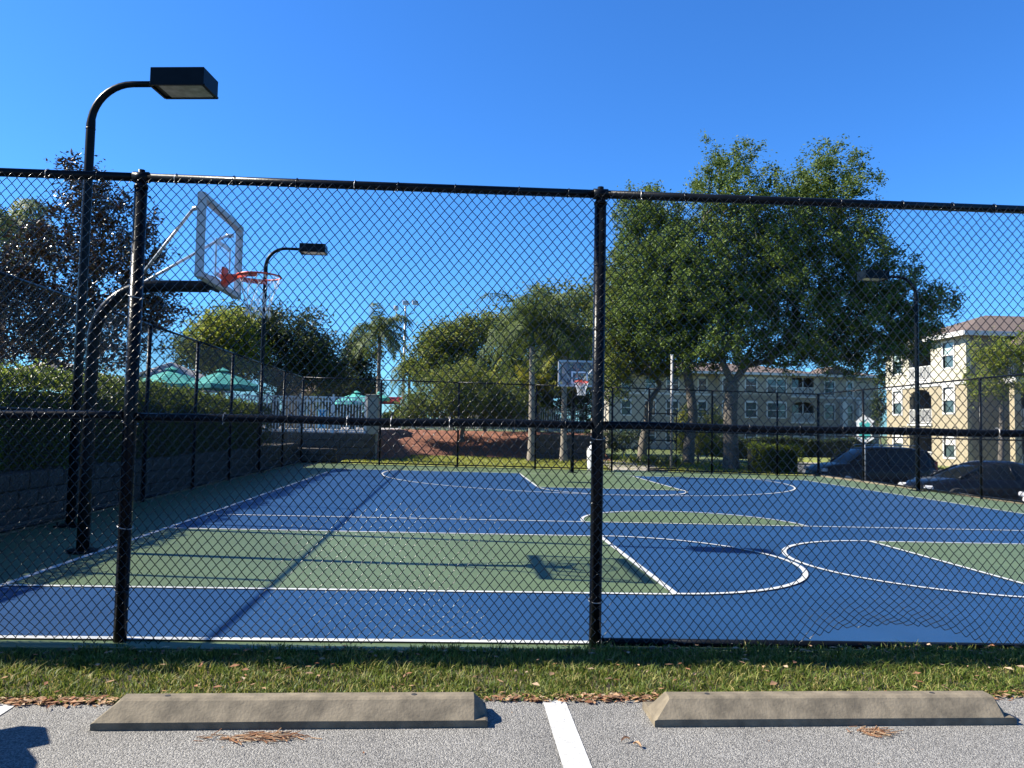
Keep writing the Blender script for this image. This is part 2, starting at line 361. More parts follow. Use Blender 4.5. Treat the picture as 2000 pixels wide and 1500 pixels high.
# back lawn, terraces, mulch bank
slab('back_lawn', -5.2, 22.9, 12.42, 27.5, 0, 0.9, MT['lawn'], zf=lambda u, v: gz(u, v) - 0.015 + (0.0 if v < 25 else 0.25))
slab('tree_bed', 5.2, 27.5, 12.42, 36, 0, 1.3, MT['grass'], zf=lambda u, v: 0.12)
slab('path', 4.85, 22.9, 6.9, 27.3, 0, 0.3, MT['path'], zf=lambda u, v: gz(u, v) + 0.03 + (0.0 if v < 25 else 0.22))
slab('hedge_terrace', -16, -1, -6.93, 24.2, 0.66, 1.6, MT['soil'])
slab('pool_deck', -40, 24.75, -4.0, 80, 1.12, 2.0, MT['path'])
slab('upper_terrace', -4.0, 31.0, 5.5, 80, 1.22, 2.1, MT['grass'])
def bank():
    nu, nv = 60, 40; V = []; Fc = []
    for i in range(nu + 1):
        u = -4.0 + 9.5 * i / nu
        vf = 24.75 + 1.6 * min(1, max(0, (u + 4) / 2.5)) - 0.5 * max(0, (u - 1) / 4.5)
        for j in range(nv + 1):
            t = j / nv; v = vf + (31.02 - vf) * t
            lo = 0.05 + 0.02 * (vf - 24.7); s_ = t * t * (3 - 2 * t)
            if u < -2.6: s_ = max(s_, (1 - (u + 4) / 1.4) * min(1, t * 9))
            V.append((u, v, lo + (1.235 - lo) * s_ + 0.025 * math.sin(u * 7.1 + v * 3.3) * math.sin(v * 5.7 - u) + random.uniform(-.012, .012)))
    for i in range(nu):
        for j in range(nv):
            a = i * (nv + 1) + j; Fc.append((a, a + nv + 1, a + nv + 2, a + 1))
    return tag(link('mulch_bank', np_mesh('mulch_bank', V, Fc, MT['mulch'], True)), kind='structure')
bank()
slab('mulch_strip', 7.3, 24.1, 10.8, 24.9, 0, 0.3, MT['mulch'], zf=lambda u, v: gz(u, v) + 0.03)
slab('court_edge_curb', 12.42, -0.11, 12.62, 23.1, 0, 0.9, MT['concrete'], zf=lambda u, v: gz(u, v) + 0.05)
b = MB(); b.bar((-6.30, 0, gz(-6.3, 0) + .03), (-6.52, 22.8, gz(-6.5, 22) + .03), .12, .10)
tag(b.build('wall_base_curb', MT['concrete']), kind='structure')

# block walls (each block its own part)
def block_wall(label, p0, p1, z0, courses, bh, bl, thick, cat='wall'):
    root = empty('block_wall', (p0[0], p0[1], z0), math.atan2(p1[1] - p0[1], p1[0] - p0[0]), label, cat)
    L_ = math.hypot(p1[0] - p0[0], p1[1] - p0[1])
    meshes = []
    for k in range(5):
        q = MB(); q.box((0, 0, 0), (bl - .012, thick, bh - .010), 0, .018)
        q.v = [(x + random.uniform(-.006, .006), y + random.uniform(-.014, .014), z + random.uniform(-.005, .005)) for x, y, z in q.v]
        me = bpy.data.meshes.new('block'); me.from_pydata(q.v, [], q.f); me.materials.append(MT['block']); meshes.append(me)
    for c in range(courses):
        n = int(L_ / bl); off = bl / 2 if c % 2 else 0
        for i in range(n):
            x = i * bl + bl / 2 + off
            if x > L_ - bl * .3: continue
            o = link('block', random.choice(meshes), root); o.location = (x, random.uniform(-.008, .008), z0 * 0 + bh / 2 + c * bh)
    q = MB(); q.box((L_ / 2, 0.02, courses * bh / 2 - .01), (L_ - .1, thick - .09, courses * bh - .04)); q.build('wall_core', MT['soil'], root)
    return root
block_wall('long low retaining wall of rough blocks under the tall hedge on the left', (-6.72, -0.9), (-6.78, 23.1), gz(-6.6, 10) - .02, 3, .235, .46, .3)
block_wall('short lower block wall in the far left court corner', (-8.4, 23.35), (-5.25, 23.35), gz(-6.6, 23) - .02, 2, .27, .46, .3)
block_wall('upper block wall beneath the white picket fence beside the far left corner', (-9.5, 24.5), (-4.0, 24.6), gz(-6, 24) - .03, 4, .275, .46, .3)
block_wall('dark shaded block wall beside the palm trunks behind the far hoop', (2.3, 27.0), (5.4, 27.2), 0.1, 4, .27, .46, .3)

# ------------------------------------------------------------------ chain link fences
def link_mesh(name, w, h, px=0.0322, pz=0.0765, r=0.0028, n=4, fine=True, warp=None):
    nw = int(round(w / px)); nh = int(h / (pz / 2)); px = w / nw
    ts = [0.0, 0.22, 0.78] if fine else [0.0]
    P = []
    for k in range(nh + 1):
        for t in ts:
            if k == nh and t > 0: break
            P.append((k, t))
    P = np.array(P); K = P[:, 0]; T = P[:, 1]; m_ = len(P)
    ii = np.arange(nw)[:, None]
    par = ((K[None, :] + ii) % 2)
    xa = np.where(par == 0, 0.0, 1.0); xb = 1 - xa
    X = (ii + xa + (xb - xa) * T[None, :]) * px
    Z = (K + T)[None, :] * (pz / 2) + 0 * ii
    amp = 0.0030
    Y = np.where(T[None, :] > 0, np.where(par == 0, -amp, amp), 0.0)
    X = X + np.where(T[None, :] == 0, np.where(par == 0, -1, 1) * r * 0.9, 0)
    if warp: X, Y, Z = warp(X, Y, Z)
    C = np.stack([X, Y, Z], -1)
    D = np.empty_like(C); D[:, 1:-1] = C[:, 2:] - C[:, :-2]; D[:, 0] = C[:, 1] - C[:, 0]; D[:, -1] = C[:, -1] - C[:, -2]
    D /= np.linalg.norm(D, axis=-1, keepdims=True)
    B1 = np.cross(D, np.array([0, 1.0, 0])); B1 /= np.linalg.norm(B1, axis=-1, keepdims=True); B2 = np.cross(D, B1)
    ang = np.arange(n) * 2 * np.pi / n
    V = C[:, :, None, :] + r * (B1[:, :, None, :] * np.cos(ang)[None, None, :, None] + B2[:, :, None, :] * np.sin(ang)[None, None, :, None])
    V = V.reshape(-1, 3)
    wi = np.arange(nw)[:, None, None] * m_ * n; si = np.arange(m_ - 1)[None, :, None] * n; k_ = np.arange(n)[None, None, :]; k2 = (k_ + 1) % n
    a = wi + si + k_; b_ = wi + si + k2
    Fq = np.stack([a, b_, b_ + n, a + n], -1).reshape(-1, 4)
    return np_mesh(name, V, Fq, MT['pvc'], True)
H = 3.05
def near_warp(seed, lifts=()):
    r_ = np.random.default_rng(seed); ph = r_.uniform(0, 6, 12)
    def f(X, Y, Z):
        x = X + .010 * np.sin(1.7 * Z + ph[0]) * np.sin(2.2 * X + ph[1]) + .006 * np.sin(5 * Z + ph[2] + 3 * X) + .0022 * np.sin(23 * Z + ph[3]) * np.sin(31 * X + ph[8])
        z = Z + .012 * np.sin(2.6 * X + ph[4]) * np.sin(1.3 * Z + ph[9]) + .004 * np.sin(9 * X + ph[5]) + .0022 * np.sin(37 * X + ph[6]) * np.sin(29 * Z + ph[10])
        z = z - .010 * np.abs(np.sin(X * 10 + ph[7])) * np.clip((Z - 2.75) / .3, 0, 1)
        y = Y + .012 * np.sin(1.9 * X + ph[7]) * np.sin(2.3 * Z)
        for (c, wd, amt, fh) in lifts:
            g = np.clip(1 - ((X - c) / wd) ** 2, 0, 1)
            fall = np.clip(1 - Z / fh, 0, 1) ** 2
            z = z + g * amt * fall
            y = y + g * amt * .15 * fall * np.sin(Z * 30 + X * 20) + g * .03 * fall
            x = x + g * fall * .004 * np.sin(X * 60 + Z * 40)
        return x, y, z
    return f
def pipe(p0, p1, r, name, parent, m='pipe', n=12):
    q = MB(); q.tube([p0, p1], r, n); return q.build(name, MT[m], parent)
def fence_posts_mesh(h, r):
    q = MB(); q.tube([(0, 0, -.1), (0, 0, h - .04)], r, 14); q.tube([(0, 0, h - .04), (0, 0, h - .025), (0, 0, h)], [r + .004, r + .004, r * .7], 14)
    return q
SP = 3.0757
def XP(k): return k * SP + (.10 if k >= 1 else 0)
near = empty('chain_link_fence', (0, 0, 0), -ROT, 'tall black chain link fence closest to the camera beside the grass strip', 'fence')
post_me = None
for k in range(-4, 5):
    x = XP(k)
    if post_me is None:
        o = fence_posts_mesh(H - .035, .041).build('post', MT['pipe'], near); post_me = o.data
    else: o = link('post', post_me, near)
    o.location = (x, 0, 0)
    q = MB(); q.tube([(0, 0, H - .06), (0, 0, H + .05)], .022, 8); q.tube([(-.05, 0, H), (.05, 0, H)], .037, 12); q.build('post_cap', MT['pipe'], near).location = (x, 0, 0)
    for zt in ((.35, .75, 1.42, 1.85, 2.25, 2.62) if k % 2 else (.30, .95, 1.38, 1.7, 2.12, 2.56)):
        q = MB(); q.tube([(.047 * math.cos(t), .047 * math.sin(t), zt + .012 * math.sin(t * 1.0 + k)) for t in np.linspace(0, 2 * PI, 17)], .0028, 5, caps=False)
        q.build('tie_wire', MT['tie'] if (k * 3 + int(zt * 100)) % 3 == 0 else MT['pvc'], near).location = (x, 0, 0)
for k in range(-4, 4):
    x0, x1 = XP(k), XP(k + 1)
    pipe((x0 - .001, 0, H), (x1 + .001, 0, H), .0285, 'top_rail', near)
    q = MB()
    n_ = 14; pts = [(x0 + .043 + (x1 - x0 - .086) * i / n_, .004 * math.sin(i * 1.3 + k), 1.466 + .004 * math.sin(i * .9 + k * 2) - .006 * math.sin(PI * i / n_)) for i in range(n_ + 1)]
    q.tube(pts, .0275, 12); q.build('middle_rail', MT['pipe'], near)
    if k >= 0: pipe((x0 + .043, 0, .026 - .0097 * x0), (x1 - .043, 0, .026 - .0097 * x1), .027, 'bottom_rail', near)
    q = MB(); c_ = MB()
    for i in range(8):
        xx = x0 + .25 + i * .37 + random.uniform(-.05, .05)
        for zz in (H, 1.466):
            tgt = q if random.random() < .6 else c_
            tgt.tube([(xx + .004 * math.sin(t), .033 * math.cos(t), zz + .033 * math.sin(t)) for t in np.linspace(0, 2 * PI, 13)], .0027, 5, caps=False)
            tgt.tube([(xx, -.03, zz - .02), (xx + .004, -.048, zz - .045)], .0025, 5)
    q.build('rail_ties', MT['pvc'], near, 'stuff'); c_.build('rail_ties', MT['tie'], near, 'stuff')
lifts = {-1: [(2.05, .42, .05, .30), (.75, .5, .02, .3)], 0: [(1.95, .62, .115, .45)], -2: [(2.4, .5, .03, .3)]}
bay = {}
for k in (-2, -1, 0): bay[k] = link_mesh('chain_link', SP, H - .02, warp=near_warp(20 + k, lifts.get(k, ())))
for k in range(-4, 4):
    o = link('chain_link', bay[{-4: -2, -3: -1, 1: -1, 2: 0, 3: -2}.get(k, k)], near); o.location = (XP(k), -.046, .02 if k < 0 else .03); o.scale = ((XP(k + 1) - XP(k)) / SP, 1, 1); o['kind'] = 'stuff'

far_me = link_mesh('chain_link_far', 3.0, H - .06, r=.0027, n=3, fine=False)
def far_fence(label, pts, skip=()):
    root = empty('chain_link_fence', (pts[0][0], pts[0][1], gz(*pts[0])), 0, label, 'fence')
    inv = Vector(root.location)
    pm = fence_posts_mesh(H, .036)
    first = None
    for i, p in enumerate(pts):
        if first is None: o = pm.build('post', MT['pipe'], root); first = o.data
        else: o = link('post', first, root)
        o.location = Vector((p[0], p[1], gz(*p))) - inv
    for i in range(len(pts) - 1):
        a = Vector((pts[i][0], pts[i][1], gz(*pts[i]))) - inv; c = Vector((pts[i + 1][0], pts[i + 1][1], gz(*pts[i + 1]))) - inv
        d = c - a
        pipe(a + Vector((0, 0, H)), c + Vector((0, 0, H)), .023, 'top_rail', root, n=8)
        if i in skip: continue
        pipe(a + Vector((0, 0, 1.5)), c + Vector((0, 0, 1.5)), .020, 'middle_rail', root, n=8)
        pipe(a + Vector((0, 0, .06)), c + Vector((0, 0, .06)), .022, 'bottom_rail', root, n=8)
        o = link('chain_link', far_me, root); o['kind'] = 'stuff'
        o.location = a + Vector((0, 0, .04)); o.rotation_euler = (0, 0, math.atan2(d.y, d.x)); o.scale = (math.hypot(d.x, d.y) / 3.0, 1, 1)
    return root
far_fence('far black chain link fence across the back of the court with the gate opening', [(-6.45, 22.75), (-3.68, 22.75), (-.89, 22.75), (1.93, 22.75), (4.75, 22.75), (6.12, 22.75), (8.5, 22.75), (10.98, 22.75), (12.55, 22.7)], skip=(4,))
far_fence('black chain link fence down the left side in front of the hedge', [(-6.22, -.05), (-6.22, 2.45), (-6.25, 5.98), (-6.3, 8.55), (-6.32, 11.1), (-6.35, 13.7), (-6.38, 16.6), (-6.42, 19.6), (-6.45, 22.7)])
far_fence('black chain link fence down the right side beside the parked cars', [(12.5, 22.65), (12.45, 19.36), (12.4, 16.3), (12.3, 13.45), (12.3, 10.4), (12.3, 7.3), (12.3, 4.2), (12.3, 1.1)])
# gate leaf swung outwards
gt = empty('fence_gate', (6.12, 22.85, gz(6, 23) + .05), math.radians(12), 'open black chain link gate leaf beside the pale path at the back fence', 'gate')
q = MB(); w_, h_ = 1.15, 2.1
for a, c in (((.03, 0, .05), (.03, 0, h_)), ((w_, 0, .05), (w_, 0, h_)), ((.03, 0, .05), (w_, 0, .05)), ((.03, 0, h_), (w_, 0, h_)), ((.03, 0, 1.1), (w_, 0, 1.1))): q.tube([a, c], .021, 8)
q.build('gate_frame', MT['pipe'], gt)
o = link('chain_link', far_me, gt); o.scale = (w_ / 3.0, 1, 2.05 / 3.0); o.location = (.03, 0, .05); o['kind'] = 'stuff'
q = MB(); q.box((w_ - .05, -.03, 1.05), (.1, .03, .06)); q.build('latch', MT['pipe'], gt)

# ------------------------------------------------------------------ wheel stops
def wheel_stop(u, v, rz, label, name='wheel_stop'):
    root = empty(name, (u, v, 0.001), rz, label, 'wheel stop', 'concrete wheel stops')
    prof = [(0, 0), (0, .035), (.075, .108), (.095, .115), (.155, .115), (.175, .108), (.25, .035), (.25, 0)]
    q = MB(); Lh = .92; secs = []
    for x, k in ((-Lh, .0), (-Lh + .012, .30), (-Lh + .095, 1.0), (-.45, 1), (0, 1), (.45, 1), (Lh - .065, 1.0), (Lh - .010, .30), (Lh, .0)):
        secs.append([(x, y, min(z, .035 + (.115 - .035) * max(0, (k - .3) / .7)) if k >= .3 else min(z, .030)) for y, z in prof])
    vs = [p for s_ in secs for p in s_]; n = len(prof); fs = []
    for i in range(len(secs) - 1):
        for j in range(n - 1): fs.append((i * n + j, (i + 1) * n + j, (i + 1) * n + j + 1, i * n + j + 1))
    fs.append(tuple(range(n))); fs.append(tuple((len(secs) - 1) * n + j for j in range(n))[::-1])
    vs = [(x + random.uniform(-.0015, .0015), y + random.uniform(-.0015, .0015), z + (random.uniform(-.001, .001) if z > .01 else 0)) for x, y, z in vs]
    q.add(vs, fs); q.build('concrete_bar', MT['concrete'], root)
    for x in (-.62, .56):
        q = MB(); q.tube([(x, .125, .100), (x, .125, .1165)], .014, 8); q.build('anchor_hole', MT['tyre'], root)
    return root
wheel_stop(-1.69, -1.375, 0.0, 'left concrete wheel stop with a pile of pine straw in front')
wheel_stop(.96, -1.395, -.005, 'right concrete wheel stop with its pale chamfered left end')

# ------------------------------------------------------------------ grass and litter
def blades(n, u0, u1, v0, v1, zf, hmin, hmax, w, m, name, seed, lean=.5, edge=None):
    r_ = np.random.default_rng(seed)
    x = r_.uniform(u0, u1, n); y = r_.uniform(v0, v1, n)
    cl = np.sin(x * 9 + 2 * np.sin(y * 11)) * np.sin(y * 13 + x * 3) + .5 * np.sin(x * 31) * np.sin(y * 37)
    h = r_.uniform(hmin, hmax, n) * (1 + .45 * cl)
    if edge is not None: h = h * edge(x, y)
    az = r_.uniform(0, 2 * np.pi, n); ln = r_.uniform(.1, lean, n) * h * 1.6
    dx, dy = np.cos(az) * ln, np.sin(az) * ln
    wa = r_.uniform(0, np.pi, n); wx, wy = np.cos(wa) * w / 2, np.sin(wa) * w / 2
    z = zf(x, y)
    P0 = np.stack([x - wx, y - wy, z], -1); P1 = np.stack([x + wx, y + wy, z], -1)
    P2 = np.stack([x + wx * .9 + dx * .35, y + wy * .9 + dy * .35, z + h * .6], -1); P3 = np.stack([x - wx * .9 + dx * .35, y - wy * .9 + dy * .35, z + h * .6], -1)
    P4 = np.stack([x + dx, y + dy, z + h * (1 - .25 * r_.random(n))], -1)
    V = np.stack([P0, P1, P2, P3, P4], 1).reshape(-1, 3); b0 = np.arange(n)[:, None] * 5
    Fq = np.concatenate([b0 + [0, 1, 2], b0 + [0, 2, 3], b0 + [3, 2, 4]], 0)
    o = link(name, np_mesh(name, V, Fq, m)); o['kind'] = 'stuff'; return o
blades(85000, -8, 8, -.99, -.10, lambda x, y: -.015 + 0 * x, .022, .060, .0065, MT['blade'], 'grass', 3, .8)
blades(9000, -8, 8, -1.03, -.90, lambda x, y: -.005 + 0 * x, .018, .040, .010, MT['blade'], 'grass_fringe', 4, 1.3)
blades(5000, -8, 8, -.16, -.06, lambda x, y: -.01 + 0 * x, .02, .06, .006, MT['blade'], 'grass_tufts', 5, .6)
blades(15000, -5.1, 12.3, 23.0, 26.8, lambda x, y: -.02 - .00968 * x + np.clip((y - 23) / 4.6, 0, 1) * .26, .02, .05, .03, MT['yell'], 'lawn_grass', 6, .8)
def leaves_litter(name, n, uf, vf, zf, size, m, seed):
    r_ = np.random.default_rng(seed); x = uf(r_, n); y = vf(r_, n); z = zf(x, y) + r_.uniform(.002, .016, n)
    L_ = r_.uniform(.6, 1.3, n) * size; W_ = L_ * r_.uniform(.25, .5, n)
    a = r_.uniform(0, 2 * np.pi, n); ux, uy = np.cos(a), np.sin(a); vx, vy = -uy, ux; t1 = r_.uniform(-.4, .4, n); t2 = r_.uniform(-.3, .8, n)
    P0 = np.stack([x - ux * L_ / 2, y - uy * L_ / 2, z], -1); P2 = np.stack([x + ux * L_ / 2, y + uy * L_ / 2, z + L_ * .3 * np.abs(t1)], -1)
    P1 = np.stack([x + vx * W_ / 2, y + vy * W_ / 2, z + W_ * np.abs(t2) * .8], -1); P3 = np.stack([x - vx * W_ / 2, y - vy * W_ / 2, z + W_ * .5 * np.abs(t1)], -1)
    V = np.stack([P0, P1, P2, P3], 1).reshape(-1, 3); b0 = np.arange(n)[:, None] * 4
    Fq = np.concatenate([b0 + [0, 1, 2], b0 + [0, 2, 3]], 0)
    o = link(name, np_mesh(name, V, Fq, m)); o['kind'] = 'stuff'; return o
def bor_v(r_, n): return -1.0 + r_.normal(0, .028, n)
def bor_u(r_, n):
    c = r_.choice([-3.9, -3.35, -3.0, -2.75, -.45, -.2, .05, .35, 1.9, 2.4, 3.0, -1.2], n, p=[.14, .14, .14, .08, .1, .1, .08, .05, .05, .06, .03, .03]); return c + r_.normal(0, .17, n)
leaves_litter('leaf_litter', 1500, bor_u, bor_v, lambda x, y: 0 * x, .045, MT['dry'], 31)
leaves_litter('leaf_litter', 700, lambda r_, n: r_.uniform(-6, 6, n), lambda r_, n: -1.0 + r_.normal(0, .02, n), lambda x, y: 0 * x, .04, MT['dry'], 32)
leaves_litter('leaf_litter', 260, lambda r_, n: r_.uniform(-6, 6, n), lambda r_, n: r_.uniform(-.95, -.1, n), lambda x, y: .022 + 0 * x, .05, MT['dry'], 33)
leaves_litter('leaf_litter', 260, lambda r_, n: r_.uniform(-5, 4, n), lambda r_, n: r_.normal(-.13, .04, n), lambda x, y: .005 + 0 * x, .05, MT['dry'], 37)
leaves_litter('leaf_litter', 500, lambda r_, n: -6.1 + np.abs(r_.normal(0, .35, n)), lambda r_, n: r_.uniform(0, 22, n), lambda x, y: .05 + 0 * x, .05, MT['dry'], 38)
leaves_litter('fallen_leaf_scatter', 60, lambda r_, n: r_.uniform(-5, 4, n), lambda r_, n: r_.uniform(-3, -1.1, n), lambda x, y: 0 * x, .018, MT['dry'], 36)
def straw(name, u, v, w, n, seed, label):
    r_ = random.Random(seed); q = MB()
    for _ in range(n):
        x = r_.gauss(0, w / 2.6); y = r_.gauss(0, .022); a = r_.gauss(0, .5); l = r_.uniform(.03, .08); z = r_.uniform(.003, .012)
        q.bar((x, y, z), (x + l * math.cos(a), y + l * math.sin(a), z + r_.uniform(-.002, .006)), .0028)
    o = q.build(name, MT['dry']); o.location = (u, v, 0); tag(o, label, 'pine straw')
straw('pine_straw_clump', -1.83, -1.475, .24, 150, 1, 'small heap of brown pine straw against the left wheel stop')
straw('pine_straw_clump', 1.08, -1.485, .10, 70, 2, 'small tuft of brown pine straw against the right wheel stop')
def one_leaf(u, v, rz, s_, label):
    q = MB(); n = 7; vs = []
    for i in range(n):
        t = i / (n - 1); w = .42 * math.sin(PI * t) ** .8 * s_ + .001; x = (t - .5) * s_ * 1.5; z = .012 * math.sin(t * PI) + .004
        vs += [(x, -w / 2, z + .008), (x, 0, z), (x, w / 2, z + .009)]
    fs = []
    for i in range(n - 1):
        for j in (0, 1): a = i * 3 + j; fs.append((a, a + 3, a + 4, a + 1))
    q.add(vs, fs); o = q.build('fallen_leaf', MT['dry']); o.location = (u, v, .002); o.rotation_euler = (0, 0, rz); tag(o, label, 'leaf', 'orange leaves on the asphalt')
one_leaf(-.14, -1.56, .5, .034, 'upper orange dry leaf on asphalt right of the white stripe')
one_leaf(-.10, -1.62, -1.0, .034, 'lower orange dry leaf on asphalt right of the white stripe')
one_leaf(-.80, -.88, 1.2, .05, 'upright orange leaf at the grass edge near the left wheel stop')

# ------------------------------------------------------------------ lamps
def bend(p_base, h, reach, rad, az, n=10):
    c, s_ = math.cos(az), math.sin(az); pts = [(0, 0, 0), (0, 0, h * .35), (0, 0, h - rad)]
    for i in range(1, n + 1):
        t = i / n * PI / 2; d = rad * (1 - math.cos(t)); pts.append((d * c, d * s_, h - rad + rad * math.sin(t)))
    pts.append((reach * c, reach * s_, h)); return pts
def lamp(u, v, h, reach, az, label, zb=None):
    z = gz(u, v) if zb is None else zb
    root = empty('court_lamp', (u, v, z), 0, label, 'lamp', 'court lamps')
    q = MB(); P = bend(None, h, reach, .55, az); rr = [.058] * 3 + [.05 - .001 * i for i in range(len(P) - 3)]
    q.tube(P, rr, 14); q.build('pole', MT['bronze'], root)
    q = MB(); q.box((0, 0, .012), (.3, .3, .024), 0, .004)
    for i, j in ((1, 1), (1, -1), (-1, 1), (-1, -1)): q.tube([(i * .11, j * .11, .02), (i * .11, j * .11, .07)], .012, 6)
    q.build('base_plate', MT['bronze'], root)
    q = MB(); q.tube([(0, 0, h - .62), (0, 0, h - .60)], .061, 14); q.build('joint_ring', MT['pipe'], root)
    c, s_ = math.cos(az), math.sin(az); hx, hy = (reach + .36) * c, (reach + .36) * s_
    q = MB(); lw, ww, hh = .72, .44, .225
    X = [(-lw / 2, 0), (lw / 2, 0)]
    q.box((hx, hy, h + .02), (lw, ww, hh), az, .006)
    hd = q.build('lamp_head', MT['bronze'], root)
    q = MB(); q.box((hx + .03 * c, hy + .03 * s_, h + .02 - hh / 2 - .004), (lw - .14, ww - .07, .012), az); q.build('lens', MT['lens'], hd)
    q = MB()
    for a, c2 in (((-.36, -.21), (.36, -.21)), ((-.36, .21), (.36, .21)), ((-.36, -.21), (-.36, .21)), ((.36, -.21), (.36, .21))):
        f = lambda t: (hx + t[0] * c - t[1] * s_, hy + t[0] * s_ + t[1] * c, h + .02 - hh / 2 - .008)
        q.bar(f(a), f(c2), .03, .02)
    q.build('lens_frame', MT['bronze'], hd)
    return root
lamp(-5.93, 5.32, 5.89, .90, -.12, 'nearest tall dark lamp rising above the near fence at the left')
lamp(-6.46, 16.9, 6.36, .96, 0.0, 'distant dark lamp seen beyond the left hoop, its head facing right')
lamp(12.1, 15.8, 6.08, .95, PI + .05, 'dark lamp at the right fence in front of the big oak, its head facing left')

# ------------------------------------------------------------------ hoops
def hoop(u, v, az, label, pole_back=1.3, bh=2.85, r_pole=.064):
    # local +x = towards the court
    root = empty('basketball_hoop', (u, v, gz(u, v)), az, label, 'hoop', 'basketball hoops')
    rad = .62; hz_ = 2.86; q = MB(); P = [(0, 0, 0), (0, 0, 1.0), (0, 0, hz_ - rad)]
    for i in range(1, 11):
        t = i / 10 * PI / 2; P.append((rad * (1 - math.cos(t)), 0, hz_ - rad + rad * math.sin(t)))
    P += [(pole_back - .12, 0, hz_ + .01)]
    q.tube(P, r_pole, 16); q.build('pole', MT['bronze'], root)
    bx = pole_back; w, h = 1.40, .86; z0 = bh; z1 = bh + h
    bd = empty('backboard', (0, 0, 0)); bd.parent = root
    q = MB(); t = .075; fw = .06
    q.box((bx, 0, z0 + fw / 2), (t, w, fw)); q.box((bx, 0, z1 - fw / 2), (t, w, fw))
    q.box((bx, -w / 2 + fw / 2, (z0 + z1) / 2), (t - .004, fw, h - 2 * fw)); q.box((bx, w / 2 - fw / 2, (z0 + z1) / 2), (t - .004, fw, h - 2 * fw))
    q.build('frame', MT['silver'], bd)
    q = MB(); q.box((bx + .015, 0, (z0 + z1) / 2), (.014, w - 2 * fw, h - 2 * fw)); q.build('acrylic_panel', MT['acrylic'], bd)
    q = MB(); x = bx + .0245; sw, sh, lw = .54, .40, .05; zz = z0 + .10
    q.box((x, 0, zz + lw / 2), (.004, sw, lw)); q.box((x, 0, zz + sh - lw / 2), (.004, sw, lw))
    q.box((x, -sw / 2 + lw / 2, zz + sh / 2), (.004, lw, sh - 2 * lw)); q.box((x, sw / 2 - lw / 2, zz + sh / 2), (.004, lw, sh - 2 * lw))
    q.build('shooter_square', MT['whitepaint'], bd)
    q = MB(); q.box((bx - .055, 0, z0 + .05), (.04, .26, .14)); q.box((bx - .10, 0, z0 + .05), (.08, .10, .12)); q.build('mounting_bracket', MT['bronze'], root)
    for s_ in (-1, 1):
        q = MB(); q.tube([(.35, 0, hz_ - .06), (bx - .12, s_ * (w / 2 - .14), z1 - .14)], .016, 8)
        q.tube([(bx - .12, s_ * (w / 2 - .14), z1 - .14), (bx - .04, s_ * (w / 2 - .12), z1 - .13)], .024, 8); q.build('brace', MT['galv'], root)
    rz_ = 3.0; rc = bx + .04 + .15 + .229
    rim = MB(); rim.tube([(rc + .229 * math.cos(a), .229 * math.sin(a), rz_) for a in np.linspace(0, 2 * PI, 41)], .011, 8, caps=False)
    rim.box((bx + .05, 0, rz_ - .02), (.025, .16, .20)); rim.box((bx + .115, 0, rz_ - .006), (.15, .14, .02))
    rim.add([(bx + .06, -.05, rz_ - .11), (bx + .06, .05, rz_ - .11), (rc - .22, .05, rz_ - .01), (rc - .22, -.05, rz_ - .01), (bx + .06, -.05, rz_), (bx + .06, .05, rz_)], [(0, 1, 2, 3), (0, 3, 4), (1, 5, 2)])
    for sgn in (-1, 1):
        arcp = [(rc + .222 * math.cos(a), sgn * .222 * math.sin(a), rz_ - .03) for a in np.linspace(PI * .98, PI * .45, 9)]
        for i in range(8):
            a, c = arcp[i], arcp[i + 1]; rim.add([a, c, (c[0], c[1], c[2] + .028), (a[0], a[1], a[2] + .028)], [(0, 1, 2, 3)])
            rim.bar(a, c, .008, .03)
    rm = rim.build('rim', MT['orange'], root)
    nt_ = MB(); n = 12; lev = [(.222, 0), (.20, .09), (.165, .18), (.135, .27), (.125, .36), (.14, .43)]
    for li in range(len(lev) - 1):
        for i in range(n):
            for d in (1, -1):
                a0 = 2 * PI * (i + (.5 if li % 2 else 0)) / n; a1 = a0 + d * PI / n
                r0, h0 = lev[li]; r1, h1 = lev[li + 1]
                nt_.bar((rc + r0 * math.cos(a0), r0 * math.sin(a0), rz_ - .012 - h0), (rc + r1 * math.cos(a1), r1 * math.sin(a1), rz_ - .012 - h1), .005)
    nt_.build('net', MT['net'], rm)
    q = MB(); q.tube([(0, 0, 0), (0, 0, .03)], .15, 16); q.build('base_collar', MT['bronze'], root)
    return root
hoop(-4.86, 3.36, 0.0, 'near basketball hoop with orange rim, seen from the side at the left')
hoop(3.0, 20.85, -PI / 2, 'far basketball hoop facing the camera beside the near fence post')
hoop(10.7 + .16, 3.36, PI, 'right end basketball hoop of the near court, outside the frame')

# ------------------------------------------------------------------ foliage
def leaf_cloud(C, Lsz, wr, seed, up=.35, jit=.35):
    r_ = np.random.default_rng(seed); n = len(C)
    D = r_.normal(0, 1, (n, 3)); D[:, 2] *= .6; D /= np.linalg.norm(D, axis=1, keepdims=True)
    N = r_.normal(0, 1, (n, 3)); N[:, 2] = np.abs(N[:, 2]) + up
    Wd = np.cross(D, N); Wd /= np.linalg.norm(Wd, axis=1, keepdims=True) + 1e-9
    N2 = np.cross(Wd, D)
    L_ = Lsz * r_.uniform(1 - jit, 1 + jit, (n, 1)); W_ = L_ * wr
    P0 = C - D * L_ / 2; P2 = C + D * L_ / 2
    P1 = C + Wd * W_ / 2 - D * L_ * .06 + N2 * W_ * .22; P3 = C - Wd * W_ / 2 - D * L_ * .06 + N2 * W_ * .22
    V = np.stack([P0, P1, P2, P3], 1).reshape(-1, 3); b0 = np.arange(n)[:, None] * 4
    return V, np.concatenate([b0 + [0, 1, 2], b0 + [0, 2, 3]], 0)
